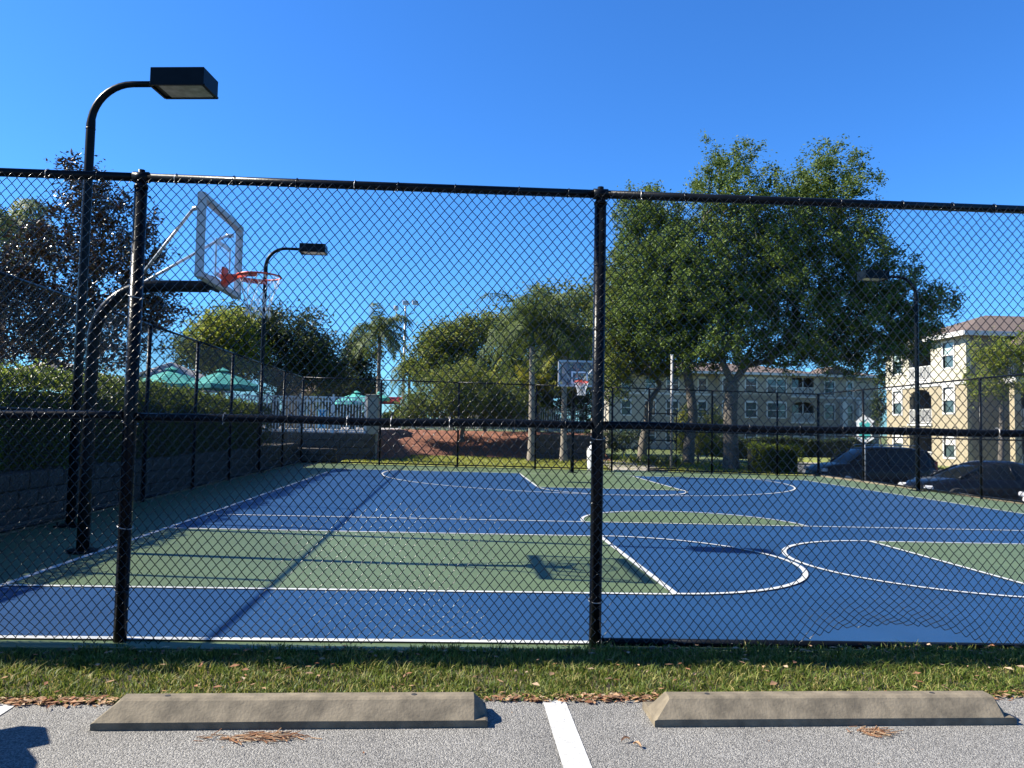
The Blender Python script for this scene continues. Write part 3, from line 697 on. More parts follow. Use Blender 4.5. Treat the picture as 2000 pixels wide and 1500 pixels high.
def foliage(parent, C, L_, wr, m, seed, name='foliage', **k):
    V, Fq = leaf_cloud(C, L_, wr, seed, **k)
    o = link(name, np_mesh(name, V, Fq, m), parent); o['kind'] = 'stuff'; return o
def blob_pts(r_, blobs, n, vr, shell=1.0, ragged=.28):
    vol = np.array([b_[2] * b_[3] for b_ in blobs]); idx = r_.choice(len(blobs), n, p=vol / vol.sum())
    D = r_.normal(0, 1, (n, 3)); D /= np.linalg.norm(D, axis=1, keepdims=True)
    rr = r_.random(n) ** (1 / (2.2 * shell)); B = np.array([(b_[0], b_[1], b_[2], b_[3]) for b_ in blobs])[idx]
    k = 1 + ragged * r_.normal(0, .5, n)
    return np.stack([B[:, 0] + D[:, 0] * rr * B[:, 2] * k, D[:, 1] * rr * vr * np.minimum(B[:, 2] / np.max(B[:, 2]) + .35, 1), B[:, 1] + D[:, 2] * rr * B[:, 3] * k], -1)
def tree(name, label, cat, base, z0, trunk, blobs, vr, n_t, per, leaf, m, seed, group=None, spread=.28, leader=None, trunk_r=.2, bark='bark', wr=.5, twig=.012, shell=1.0, ragged=.28, flare=1.35, limb=.62):
    """trunk: list of (du,dv,h) points; blobs in world (u,h,ru,rh) centred on base v."""
    r_ = np.random.default_rng(seed)
    root = empty(name, (base[0], base[1], z0), 0, label, cat, group)
    T = blob_pts(r_, blobs, n_t, vr, shell, ragged); T[:, 0] -= base[0]; T[:, 2] -= z0
    T = T[T[:, 2] > .3]
    nodes = [np.array(p, float) for p in trunk]; par = [-1] + list(range(len(trunk) - 1))
    fork = len(trunk) - 1; F0 = nodes[fork]
    if leader:
        for L_ in leader:
            prev = fork
            for p in L_: nodes.append(np.array(p, float)); par.append(prev); prev = len(nodes) - 1
    A = np.zeros((len(nodes) + 3 * len(T), 3)); A[:len(nodes)] = nodes; cnt = len(nodes); st = max(0, fork - 1)
    order = np.argsort(np.linalg.norm(T - F0, axis=1)); tips = []
    for t in order:
        p = T[t]; d = np.linalg.norm(A[st:cnt] - p, axis=1); back = np.linalg.norm(A[st:cnt] - F0, axis=1) - np.linalg.norm(p - F0)
        j = st + int(np.argmin(d + np.where(back > 0, 2 * back, 0)))
        a = A[j]; dd = p - a; ln = np.linalg.norm(dd)
        mid = a + dd * .5 + r_.normal(0, .07, 3) * ln; mid[2] += .05 * ln
        A[cnt] = mid; par.append(j); A[cnt + 1] = p; par.append(cnt); tips.append((cnt, cnt + 1)); cnt += 2
    rad = np.zeros(cnt)
    for i in range(cnt - 1, 0, -1):
        rad[i] = max(rad[i], twig ** 2.2); rad[par[i]] += rad[i]
    rad = rad ** (1 / 2.2); sc = trunk_r / max(rad[fork], 1e-6); rad = np.maximum(rad * sc * np.where(np.arange(cnt) > fork, limb, 1.0), twig * .6)
    ntk = len(trunk)
    for i in range(ntk): rad[i] = trunk_r * (1 + (flare - 1) * (1 - i / max(1, ntk - 1)) ** 2.5)
    q = MB(); q.tube([tuple(x) for x in A[:ntk]], [float(x) for x in rad[:ntk]], 14, caps=False); q.build('trunk', MT[bark], root)
    q = MB()
    for i in range(ntk, cnt):
        ra, rb = float(min(rad[par[i]], rad[i] * 1.35)), float(rad[i])
        if rb < .018 and i % 3 and len(T) > 700: continue
        q.tube([tuple(A[par[i]]), tuple(A[i])], [ra, rb], 7 if rb > .05 else 3, caps=False)
    q.build('branches', MT[bark], root, 'stuff')
    tp = np.array(tips); a = A[tp[:, 0]]; b_ = A[tp[:, 1]]
    k = np.repeat(np.arange(len(tp)), per); t = r_.random((len(k), 1)) * 1.15
    C = a[k] + (b_[k] - a[k]) * t + r_.normal(0, 1, (len(k), 3)) * spread * (.4 + .6 * t)
    foliage(root, C, leaf, wr, MT[m], seed + 1)
    return root

OAK = [(9.77, 11.04, 1.81, 2.01), (11.48, 9.34, 2.57, 2.11), (13.84, 11.25, 1.85, 1.82), (11.05, 7.23, 2.99, 2.3), (14.48, 8.84, 2.39, 2.34), (16.2, 7.02, 2.18, 1.79), (17.6, 6.6, 1.32, 1.27), (14.03, 5.88, 2.38, 1.5), (12.2, 4.75, 2.3, 1.0), (15.2, 4.75, 1.9, 1.1), (16.9, 5.3, 1.5, 1.1), (9.0, 4.7, 1.6, .9), (9.37, 5.9, 1.89, 1.7), (8.1, 8.14, 1.68, 2.5)]
tree('oak_tree', 'largest oak with a thick pale forked trunk just behind the back fence', 'tree', (9.95, 24.8), gz(10, 24.8) - .03,
     [(0, 0, 0), (.02, 0, .25), (.0, 0, 1.2), (-.02, 0, 2.4), (.05, 0, 3.5)], OAK, 3.0, 2500, 84, .115, 'oakleaf', 101, 'oak trees behind the court', spread=.17, ragged=.34,
     leader=[[(-.4, .1, 4.6), (-.9, .2, 6.4), (-.6, .1, 8.6)], [(.55, -.1, 4.5), (1.6, .1, 6.2), (3.0, 0, 8.4)], [(.8, .3, 4.3), (2.8, .2, 5.4), (5.4, 0, 6.2)]], trunk_r=.27, flare=1.5)
tree('oak_tree', 'slimmer oak with a dark curved trunk left of the largest oak', 'tree', (8.75, 26.5), .1,
     [(0, 0, 0), (.05, 0, 1.0), (.2, 0, 2.0), (.05, 0, 3.2), (-.1, 0, 4.0)], [(6.6, 10.63, 1.2, 1.25), (7.5, 8.91, 2.0, 1.98), (6.86, 6.7, 1.65, 1.74), (8.4, 6.33, 1.77, 1.74), (7.75, 5.0, 1.54, .9)], 2.2, 1200, 58, .115, 'oakleaf', 111, 'oak trees behind the court', spread=.17, ragged=.34, trunk_r=.19,
     leader=[[(-.6, .1, 5.2), (-1.4, 0, 7.6)]], flare=1.4)
tree('oak_tree', 'leaning oak with low spreading limbs behind the gate', 'tree', (7.3, 28.6), .12,
     [(0, 0, 0), (.05, 0, .8), (.25, 0, 1.8), (.3, 0, 2.6)], [(6.3, 7.91, 1.16, 1.86), (6.56, 5.4, 1.28, 1.5), (8.08, 4.5, 1.4, 1.0), (5.9, 4.0, 1.15, 1.14), (5.6, 6.2, .9, 1.3)], 2.0, 900, 42, .12, 'midl', 121, 'oak trees behind the court', spread=.18, trunk_r=.17,
     leader=[[(-.5, 0, 3.3), (-1.6, 0, 4.1), (-2.3, 0, 5.0)], [(.8, 0, 3.3), (1.3, 0, 4.1)]])
tree('magnolia_tree', 'dark reddish magnolia tree behind the hedge at the left edge', 'tree', (-17.0, 28.0), 1.1,
     [(0, 0, 0), (.05, 0, 1.2), (0, 0, 2.2)], [(-16.82, 11.41, 1.06, 1.04), (-16.13, 9.93, 2.13, 1.25), (-17.92, 8.54, 2.29, 1.23), (-15.2, 8.02, 2.02, 1.44), (-18.87, 6.77, 2.08, 1.42), (-16.35, 6.01, 2.87, 1.44), (-14.07, 6.1, 1.55, 1.23), (-18.76, 4.62, 2.27, 1.21), (-16.06, 4.29, 2.1, 1.02), (-21.01, 7.21, 2.18, 2.08), (-21.56, 4.65, 2.18, 1.56)], 2.2, 1000, 44, .185, 'magl', 131, spread=.24, trunk_r=.17, wr=.45, ragged=.25)
def bt(name, label, base, z0, h, blobs, vr, n, per, leaf, m, seed, grp='trees beyond the pool', tr=.18):
    return tree(name, label, 'tree', base, z0, [(0, 0, 0), (.03, 0, h * .5), (0, 0, h)], blobs, vr, n, per, leaf, m, seed, grp, spread=.30, trunk_r=tr)
bt('broadleaf_tree', 'wide dark domed tree beyond the pool, behind the near hoop net', (-10.5, 36), 1.1, 1.6, [(-10.01, 5.88, 2.67, 1.63), (-12.15, 6.34, 2.3, 1.3), (-13.41, 4.94, 2.0, 1.62), (-8.38, 4.85, 1.61, 1.63), (-9.94, 3.98, 2.39, 1.08), (-7.8, 3.9, 1.34, .9)], 2.5, 800, 52, .17, 'darkl', 141)
bt('broadleaf_tree', 'yellow-green leafy tree behind the two teal umbrellas', (-12.4, 33), 1.1, 1.5, [(-12.31, 5.95, 1.71, 1.0), (-13.24, 4.91, 1.46, 1.25), (-11.53, 4.72, 1.47, 1.25)], 1.5, 320, 56, .15, 'palel', 151, tr=.12)
bt('broadleaf_tree', 'narrow dark tree left of the distant palm', (-7.5, 44), 1.1, 1.2, [(-7.27, 5.93, 1.3, 1.5), (-7.85, 3.95, 1.6, 1.3), (-6.5, 3.68, 1.1, .98), (-8.46, 2.96, 1.92, .97)], 1.8, 380, 52, .18, 'darkl', 161)
bt('broadleaf_tree', 'green tree with an uneven top right of the floodlight pole', (-1.2, 34), 1.2, 1.5, [(-1.88, 5.75, 1.31, .92), (-.57, 5.99, 1.57, 1.1), (-2.62, 4.61, 1.29, 1.18), (-.8, 4.41, 2.09, 1.31), (.7, 6.4, 1.1, 1.0)], 2, 520, 56, .15, 'midl', 171, tr=.14)
bt('broadleaf_tree', 'tall grey-green tree behind the two palms', (4.1, 36.5), 1.2, 2.0, [(2.19, 6.89, 1.67, 1.5), (4.13, 7.8, 1.68, 1.8), (6.09, 8.16, 1.41, 1.6), (4.72, 5.86, 2.25, 1.96), (1.96, 4.66, 2.22, 1.66), (6.5, 5.6, 1.5, 1.8)], 2.2, 760, 52, .16, 'midl', 181)
tree('spreading_bush', 'broad dark rounded bush covering the white picket fence on the mulch bank', 'bush', (-.7, 28.3), .75, [(0, 0, 0), (0, 0, .35), (.05, 0, .7)], [(-.81, 3.02, 2.15, 1.29), (-1.86, 2.34, 1.71, .86), (.49, 2.63, 1.72, 1.08), (-2.91, 2.1, .85, .64), (1.57, 2.24, 1.08, .64)], 1.7, 620, 62, .10, 'midl', 191, spread=.2, trunk_r=.09)
tree('shrub', 'leafy yellow-green shrub left of the far backboard', 'bush', (2.6, 33), 1.2, [(0, 0, 0), (0, 0, .3)], [(3.2, 3.46, 1.3, 1.4), (2.0, 2.8, 1.1, 1.1)], 1.0, 200, 36, .15, 'palel', 201, 'shrubs behind the back fence', spread=.2, trunk_r=.06)
tree('shrub', 'dark green shrub right of the far backboard', 'bush', (5.0, 33), 1.2, [(0, 0, 0), (0, 0, .3)], [(5.38, 2.9, 1.4, 1.2), (4.4, 3.3, 1.0, 1.2)], 1.0, 200, 36, .15, 'darkl', 211, 'shrubs behind the back fence', spread=.2, trunk_r=.06)
tree('shrub', 'yellow-green shrub between the oak trunks in front of the beige apartments', 'bush', (10.3, 30), .12, [(0, 0, 0), (0, 0, .3)], [(9.83, 2.0, .69, .6), (11.05, 2.05, .69, .6), (10.4, 1.2, 1.2, .9)], .7, 180, 34, .09, 'yell', 221, 'shrubs behind the back fence', spread=.13, trunk_r=.04)
tree('shrub', 'mixed green shrub directly between the two oak trunks behind the red mulch', 'bush', (9.3, 26.9), .1, [(0, 0, 0), (0, 0, .2)], [(8.81, .75, .6, .7), (9.92, .75, .7, .75), (8.58, 1.3, .5, .55)], .5, 220, 30, .07, 'midl', 231, 'shrubs behind the back fence', spread=.11, trunk_r=.03)
tree('shrub', 'dark shrub behind the gate opening', 'bush', (6.7, 29.6), .12, [(0, 0, 0), (0, 0, .2)], [(7.07, 1.0, .93, .7), (6.13, .95, .8, .69), (5.3, .9, .7, .6)], .6, 200, 30, .08, 'darkl', 241, 'shrubs behind the back fence', spread=.12, trunk_r=.03)
tree('broadleaf_tree', 'sparse olive-green tree in front of the yellow apartments at the right edge', 'tree', (29.5, 36), -.8, [(0, 0, 0), (.1, 0, 2), (.15, 0, 4.2)], [(29.04, 6.16, 1.37, 1.16), (28.26, 4.69, .91, 1.44), (30.72, 6.22, 1.22, 1.17), (29.77, 4.5, 1.21, .9), (32, 5.6, 1.3, 1.3)], 1.4, 360, 26, .14, 'palel', 251, spread=.2, trunk_r=.13)
tree('broadleaf_tree', 'small dark tree in the gap between the two apartment buildings', 'tree', (46.5, 78), -.8, [(0, 0, 0), (.1, 0, 1)], [(47.0, 7.4, .9, 1.2), (46.3, 4.4, .8, 2.4)], 1.0, 120, 26, .25, 'darkl', 261, spread=.3, trunk_r=.12)
# strappy plants beside the gate path
def strap_clump(u, v, z, n, h, label, seed):
    r_ = random.Random(seed); q = MB()
    for _ in range(n):
        a = r_.uniform(0, 2 * PI); l = r_.uniform(.5, 1) * h; x0, y0 = r_.gauss(0, .18), r_.gauss(0, .14); w = .018
        px_, py_ = -math.sin(a) * w, math.cos(a) * w; vs = []
        for i in range(4):
            t = i / 3; d = l * (.25 * t + .55 * t * t); zz = l * (1.15 * t - .55 * t * t); k = 1 - t * .9
            vs += [(x0 + math.cos(a) * d - px_ * k, y0 + math.sin(a) * d - py_ * k, zz), (x0 + math.cos(a) * d + px_ * k, y0 + math.sin(a) * d + py_ * k, zz)]
        q.add(vs, [(0, 1, 3, 2), (2, 3, 5, 4), (4, 5, 7, 6)])
    o = q.build('strap_leaf_plant', MT['palel']); o.location = (u, v, z); tag(o, label, 'plant', 'strap-leaved plants beside the path')
for i, (u, v) in enumerate([(6.35, 26.3), (7.15, 26.2), (7.9, 26.0), (5.75, 27.2), (6.9, 25.5), (7.7, 25.3)]):
    strap_clump(u, v, .1, 90, .62, 'low strap-leaved plant behind the back fence, ' + ['rear row nearest the gate', 'middle of the rear row', 'at the foot of the slimmer oak', 'farthest back by the path end', 'front row nearest the gate', 'front row farther from the gate'][i], 300 + i)

# hedges
def hedge(name, label, poly_u, v0, v1, z0, topf, depth, dens, leaf, m, seed, axis='v'):
    """hedge whose front face runs along v at u = poly_u (left hedge) or along u at v (axis 'u')."""
    r_ = np.random.default_rng(seed); n = int(dens)
    root = empty(name, ((poly_u - depth / 2, v0, z0) if axis == 'v' else (v0, poly_u + depth / 2, z0)), 0, label, 'hedge')
    t = r_.random(n); s_ = v0 + (v1 - v0) * t; top = topf(s_)
    bump = .09 * np.sin(s_ * 3.1) + .06 * np.sin(s_ * 7.7 + 1)
    face = r_.random(n)
    hh = top - z0; zf_ = z0 + hh * r_.random(n) ** .85
    d = r_.exponential(.06, n)
    zz = np.where(face < .62, zf_, top + .02 - r_.random(n) ** 1.6 * .22); dd = np.where(face < .62, -d + bump, -depth * r_.random(n))
    zz = zz + np.where(face > .62, bump * .5 + (.03 * np.sin(np.pi * np.clip(-dd / depth, 0, 1)) ** .7 + .14 * (r_.random(n) < .12) * r_.random(n) if axis == 'v' else 0), 0)
    # ragged foot so that the stems show
    if axis == 'v': C = np.stack([poly_u + dd, s_, zz], -1)
    else: C = np.stack([s_, poly_u - dd, zz], -1)
    C = C + r_.normal(0, .03, C.shape) - np.array(root.location)
    foliage(root, C, leaf, .55, MT[m], seed)
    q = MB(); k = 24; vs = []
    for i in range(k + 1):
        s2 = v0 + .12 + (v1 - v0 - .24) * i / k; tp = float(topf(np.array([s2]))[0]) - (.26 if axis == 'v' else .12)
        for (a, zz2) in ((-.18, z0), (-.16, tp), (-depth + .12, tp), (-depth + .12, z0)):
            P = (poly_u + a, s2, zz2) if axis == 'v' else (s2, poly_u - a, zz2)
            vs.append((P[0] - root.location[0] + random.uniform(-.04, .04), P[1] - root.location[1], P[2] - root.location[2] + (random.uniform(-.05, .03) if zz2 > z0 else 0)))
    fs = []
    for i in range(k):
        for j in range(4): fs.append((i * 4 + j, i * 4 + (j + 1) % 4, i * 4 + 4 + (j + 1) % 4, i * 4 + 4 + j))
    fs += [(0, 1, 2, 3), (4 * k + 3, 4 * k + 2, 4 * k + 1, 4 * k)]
    q.add(vs, fs); q.build('shaded_core', MT['woodshadow'], root)  # solid core, the hedge's inner shade put into its colour
    return root
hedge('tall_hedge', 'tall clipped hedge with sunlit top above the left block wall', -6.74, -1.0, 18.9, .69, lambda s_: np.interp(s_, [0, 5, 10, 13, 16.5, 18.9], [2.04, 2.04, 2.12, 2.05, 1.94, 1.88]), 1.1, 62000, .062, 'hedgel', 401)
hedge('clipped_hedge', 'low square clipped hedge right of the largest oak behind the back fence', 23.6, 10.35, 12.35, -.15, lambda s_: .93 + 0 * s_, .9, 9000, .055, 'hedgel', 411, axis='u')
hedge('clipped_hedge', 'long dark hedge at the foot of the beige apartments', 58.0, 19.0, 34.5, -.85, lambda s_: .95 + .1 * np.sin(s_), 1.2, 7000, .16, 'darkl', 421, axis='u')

# palms
def palm(label, u, v, z0, h, r, nf, L_, m, seed, droop=1.0, fruit=False, group='palms beyond the court', lean=(0, 0), thick=.032):
    root = empty('palm_tree', (u, v, z0), 0, label, 'palm tree', group); r_ = random.Random(seed)
    q = MB(); n = 22; P = []; R_ = []
    for i in range(n + 1):
        t = i / n; P.append((lean[0] * t * t, lean[1] * t * t, h * t)); R_.append(r * (1.35 - .35 * min(1, t * 6)) * (1 - .25 * t) * (1.0 + (.05 if i % 2 else 0)))
    q.tube(P, R_, 12, caps=False); q.build('trunk', MT['palmbark'], root)
    top = Vector(P[-1]); q = MB(); q.tube([top + Vector((0, 0, -.1)), top + Vector((0, 0, .35)), top + Vector((0, 0, .8))], [r * .9, r * .8, r * .25], 10); q.build('crownshaft', MT['palml'], root)
    fr = MB(); rc = MB()
    for k in range(nf):
        az = 2 * PI * k / nf * 2.4 + r_.uniform(-.2, .2); el = math.radians(r_.uniform(20, 82)) if k > nf // 4 else math.radians(r_.uniform(-15, 25)); Lf = L_ * r_.uniform(.8, 1.1)
        pts = []; p = top + Vector((0, 0, .5)); d = Vector((math.cos(az) * math.cos(el), math.sin(az) * math.cos(el), math.sin(el))); ns = 16; st = Lf / ns
        for i in range(ns + 1):
            pts.append(p.copy()); p = p + d * st; d = (d + Vector((0, 0, -.115 * droop * (1 + i * .07)))).normalized()
        rc.tube(pts, [.028 * (1 - i / (ns + 2)) + .004 for i in range(ns + 1)], 4, caps=False)
        for i in range(2, ns + 1):
            t = (pts[i] - pts[i - 1]).normalized(); side = t.cross(Vector((0, 0, 1)));
            if side.length < .1: side = Vector((1, 0, 0))
            side.normalize(); f = i / ns; ll = L_ * .24 * math.sin(PI * min(1, .12 + f * .85)) + .08
            for s_ in (-1, 1):
                for rep in range(3):
                    b0 = pts[i - 1].lerp(pts[i], r_.random()); dr = (side * s_ * r_.uniform(.5, 1) + t * .45 + Vector((0, 0, r_.uniform(-.6, .35)))).normalized()
                    mid = b0 + dr * ll * .5; tip = mid + (dr + Vector((0, 0, -1.1 * droop))).normalized() * ll * .55
                    wv = t * thick * .5
                    fr.add([b0 - wv, b0 + wv, mid + wv, mid - wv, tip], [(0, 1, 2, 3), (3, 2, 4)])
    rc.build('frond_stems', MT['palml'], root, 'stuff'); fr.build('fronds', MT[m], root, 'stuff')
    if fruit:
        q = MB()
        for i in range(26):
            c = top + Vector((.45 + r_.gauss(0, .06), -.2 + r_.gauss(0, .06), -.25 - i * .028)); q.tube([c, c + Vector((0, 0, -.05))], .035, 5)
        q.build('fruit_cluster', MT['fruit'], root)
    return root
palm('queen palm with a pale straight trunk left of the far hoop', 2.05, 25.5, .1, 4.7, .135, 30, 3.0, 'palml', 501, .95, lean=(-.05, 0))
palm('second palm with orange fruit whose trunk stands just behind the far hoop pole', 3.42, 26.0, .1, 4.4, .13, 24, 2.4, 'palml', 502, 1.1, fruit=True)
palm('distant palm against the sky left of the floodlight pole', -5.55, 40, 1.1, 5.2, .13, 20, 2.7, 'palml', 503, 1.1, thick=.05)
palm('palm with drooping fronds at the very left edge behind the magnolia', -23.3, 34, 1.1, 9.2, .18, 24, 3.8, 'palml', 504, 1.2, thick=.06)
palm('small distant palm behind the white pool pillar', -4.2, 47, 1.1, 3.3, .12, 14, 2.2, 'palml', 505, 1.1, thick=.05)
palm('short yellow areca palm left of the first palm trunk', .4, 31.8, 1.2, 1.2, .08, 22, 2.4, 'palmy', 506, .55, thick=.05)
palm('short yellow areca palm between the two palm trunks', 3.0, 31.9, 1.2, 1.6, .08, 22, 2.2, 'palmy', 507, .55, thick=.05)

def tree_line():
    r_ = np.random.default_rng(77); n = 60000
    u = r_.uniform(-95, 24, n); top = 3.6 + 1.3 * np.sin(u * .23) + .9 * np.sin(u * .61 + 1) + .5 * np.sin(u * 1.7); top = np.where((u > -14) & (u < -5), np.minimum(top, 3.2), top)
    z = -.8 + (top + .8) * r_.random(n) ** .7; C = np.stack([u, 108 + r_.uniform(-3, 3, n), z], -1)
    V, Fq = leaf_cloud(C, .62, .6, 78); o = link('distant_tree_line', np_mesh('distant_tree_line', V, Fq, MT['darkl'])); o['kind'] = 'stuff'
tree_line()
# ------------------------------------------------------------------ pool side
def picket(label, p0, p1, z, h, n_posts, seed=0):
    root = empty('picket_fence', (p0[0], p0[1], z), math.atan2(p1[1] - p0[1], p1[0] - p0[0]), label, 'fence', 'white pool fences')
    L_ = math.hypot(p1[0] - p0[0], p1[1] - p0[1]); me = None
    for i in range(n_posts):
        x = L_ * i / (n_posts - 1)
        if me is None: q = MB(); q.box((0, 0, h / 2 + .03), (.06, .06, h + .06)); q.box((0, 0, h + .075), (.075, .075, .03)); o = q.build('post', MT['whitepaint'], root); me = o.data
        else: o = link('post', me, root)
        o.location = (x, 0, 0)
    for zz in (.12, h - .18, h - .02):
        q = MB(); q.box((L_ / 2, 0, zz), (L_, .03, .035)); q.build('rail', MT['whitepaint'], root)
    q = MB(); x = .1
    while x < L_ - .05:
        q.box((x, -.002, h / 2), (.036, .034, h - .06)); x += .115
        if x < L_ - .1: q.tube([(x - .0575 + .045 * math.cos(t), -.016, h - .10 + .045 * math.sin(t)) for t in np.linspace(0, 2 * PI, 9)], .007, 3, caps=False)
    q.build('pickets', MT['whitepaint'], root, 'stuff'); return root
picket('white picket pool fence on the upper block wall left of the pillar', (-9.4, 24.6), (-4.42, 24.62), 1.08, 1.40, 5)
picket('white picket pool fence on the mulch bank behind the round bush', (-3.5, 31.3), (5.4, 33.0), 1.22, 1.22, 6)
q = MB(); q.box((-4.16, 24.66, 1.80), (.42, .42, 1.46), 0, .01); q.box((-4.16, 24.66, 2.56), (.5, .5, .07), 0, .01)
tag(q.build('pool_gate_pillar', MT['beige']), 'square pale pillar between the two white picket fences', 'pillar')
def umbrella(u, v, z, h, r, label):
    root = empty('patio_umbrella', (u, v, z), 0, label, 'umbrella', 'teal pool umbrellas')
    q = MB(); q.tube([(0, 0, 0), (0, 0, h)], .025, 8); q.build('pole', MT['galv'], root)
    q = MB(); n = 8; vs = [(0, 0, h)]; lev = [(.14, -.05), (.55, -.21), (1.0, -.42)]
    for rr, dz in lev:
        for i in range(n * 2):
            a = PI * i / n; k = 1 if i % 2 == 0 else .94; vs.append((r * rr * k * math.cos(a), r * rr * k * math.sin(a), h + dz * r * .95 - (0 if i % 2 == 0 else .03 * rr)))
    fs = [(0, 1 + i, 1 + (i + 1) % 16) for i in range(16)]
    for l in range(2):
        for i in range(16): fs.append((1 + l * 16 + i, 1 + (l + 1) * 16 + i, 1 + (l + 1) * 16 + (i + 1) % 16, 1 + l * 16 + (i + 1) % 16))
    b0 = 1 + 2 * 16; base = len(vs)
    for i in range(16): p = vs[b0 + i]; vs.append((p[0], p[1], p[2] - .13))
    for i in range(16): fs.append((b0 + i, base + i, base + (i + 1) % 16, b0 + (i + 1) % 16))
    q.add(vs, fs); q.build('canopy', MT['teal'], root)
    q = MB(); vs = [(0, 0, h + .10)]
    for i in range(16): a = PI * i / 8; vs.append((.2 * r * math.cos(a), .2 * r * math.sin(a), h + .0))
    q.add(vs, [(0, 1 + i, 1 + (i + 1) % 16) for i in range(16)]); q.build('vent_cap', MT['teal'], root)
    for i in range(8):
        a = PI * i / 4; q = MB(); q.tube([(0, 0, h - .03), (r * .98 * math.cos(a), r * .98 * math.sin(a), h - .42 * r - .01)], .008, 4); q.build('rib', MT['galv'], root)
    return root
umbrella(-9.75, 19.2, .66, 2.36, 1.12, 'teal patio umbrella half hidden by the white tent roof, left one above the hedge')
umbrella(-8.22, 19.2, .66, 2.36, 1.10, 'teal patio umbrella above the hedge right of the white tent roof')
umbrella(-5.5, 30, 1.12, 1.75, 1.0, 'teal patio umbrella seen through the white picket fence')
umbrella(-4.75, 32.5, 1.12, 1.85, .55, 'small teal umbrella above the picket fence right of the pillar top')
def gazebo(u, v, z, w, eave, peak, label, m='canvas'):
    root = empty('canopy_tent', (u, v, z), -.62, label, 'tent', 'white canopy tents')
    for i, j in ((1, 1), (1, -1), (-1, 1), (-1, -1)):
        q = MB(); q.box((i * (w - .15), j * (w - .15), eave / 2), (.09, .09, eave)); q.build('post', MT['whitepaint'], root)
    q = MB(); W = w + .1; q.add([(-W, -W, eave), (W, -W, eave), (W, W, eave), (-W, W, eave), (0, 0, peak), (-W, -W, eave - .25), (W, -W, eave - .25), (W, W, eave - .25), (-W, W, eave - .25)],
          [(0, 1, 4), (1, 2, 4), (2, 3, 4), (3, 0, 4), (0, 5, 6, 1), (1, 6, 7, 2), (2, 7, 8, 3), (3, 8, 5, 0)]); q.build('roof', MT[m], root)
    return root
gazebo(-13.7, 30, 1.12, 1.75, 1.9, 2.95, 'white peaked canopy tent behind the left teal umbrella')
gazebo(-18.9, 30.5, 1.12, 2.2, 2.0, 3.0, 'white peaked canopy tent seen through the magnolia leaves')
q = MB(); q.box((-7.0, 30, 1.12 + .5), (.34, .4, .8), .2, .02); q.box((-7.0, 30, 2.05), (.40, .46, .06), .2, .01); tag(q.build('towel_bin', MT['bluec']), 'blue towel bin behind the white picket fence', 'bin')
aw = empty('awning', (-4.6, 36, 1.12), 0, 'low red awning just right of the pale pillar', 'awning')
q = MB(); q.add([(-.75, 0, 1.55), (.65, 0, 1.55), (.65, 1.2, 1.85), (-.75, 1.2, 1.85), (-.75, 0, 1.42), (.65, 0, 1.42)], [(0, 1, 2, 3), (0, 4, 5, 1)]); q.build('canopy', MT['red'], aw)
for x in (-.7, .6): q = MB(); q.box((x, .1, .76), (.06, .06, 1.5)); q.build('post', MT['whitepaint'], aw)
fl = empty('floodlight_pole', (-5.5, 60, 1.1), 0, 'tall slim pole with three floodlights between the distant palm and the trees', 'floodlight')
q = MB(); q.tube([(0, 0, 0), (0, 0, 10.4)], [.14, .08], 10); q.build('pole', MT['galv'], fl)
q = MB(); q.tube([(-.75, 0, 9.7), (0, 0, 9.55), (.75, 0, 9.9)], .035, 6); q.build('cross_arm', MT['galv'], fl)
for x, z, rz in ((-.78, 10.25, 1.1), (0.0, 10.72, 0), (.8, 10.75, .3)):
    q = MB(); q.box((x, 0, z), (.5, .22, .36), rz, .03); q.tube([(x, 0, z - .2), (x * .95, 0, z - .75)], .035, 6); q.build('floodlight', MT['galv'], fl)
hut = empty('pool_hut', (-10.3, 46, 1.1), 0, 'small tan hut with a brown roof glimpsed above the picket fence', 'hut')
q = MB(); q.box((0, 0, 1.2), (3.2, 2.6, 2.4)); q.build('wall', MT['creamlow'], hut)
q = MB(); q.add([(-1.9, -1.6, 2.4), (1.9, -1.6, 2.4), (1.9, 1.6, 2.4), (-1.9, 1.6, 2.4), (-.7, 0, 3.3), (.7, 0, 3.3)], [(0, 1, 5, 4), (1, 2, 5), (2, 3, 4, 5), (3, 0, 4)]); q.build('roof', MT['roof'], hut)
q = MB(); q.box((-.4, -1.32, 1.3), (.8, .05, .8)); q.build('window', MT['pane'], hut)

# bin by the gate
bn = empty('litter_bin', (3.98, 22.3, gz(4, 22.3)), 0, 'pale grey litter bin with a domed top inside the back fence', 'bin')
q = MB(); q.tube([(0, 0, 0), (0, 0, .05), (0, 0, .70), (0, 0, .74)], [.19, .21, .235, .22], 18); q.build('body', MT['bin'], bn)
q = MB(); q.tube([(0, 0, .74), (0, 0, .80), (0, 0, .9), (0, 0, .93)], [.235, .235, .14, .12], 18); q.build('lid', MT['bin'], bn)
q = MB(); q.box((0, 0, 1.02), (.22, .12, .05)); q.tube([(0, 0, .92), (0, 0, 1.0)], .03, 8); q.build('handle', MT['bin'], bn)
# tall weathered posts behind the gate
for (u, v, h, lab) in ((7.15, 23.4, 4.4, 'tall slim weathered post beside the open gate leaf'), (5.9, 30.0, 2.9, 'short pale utility post between the leaning oak and the gate')):
    q = MB(); q.tube([(0, 0, 0), (0, 0, h)], .05 if h > 3 else .035, 10); q.box((0, 0, h), (.16 if h < 3 else .11, .08, .04))
    o = q.build('utility_post', MT['tan_post']); o.location = (u, v, gz(u, v) + (.0 if v < 25 else .15)); tag(o, lab, 'post')

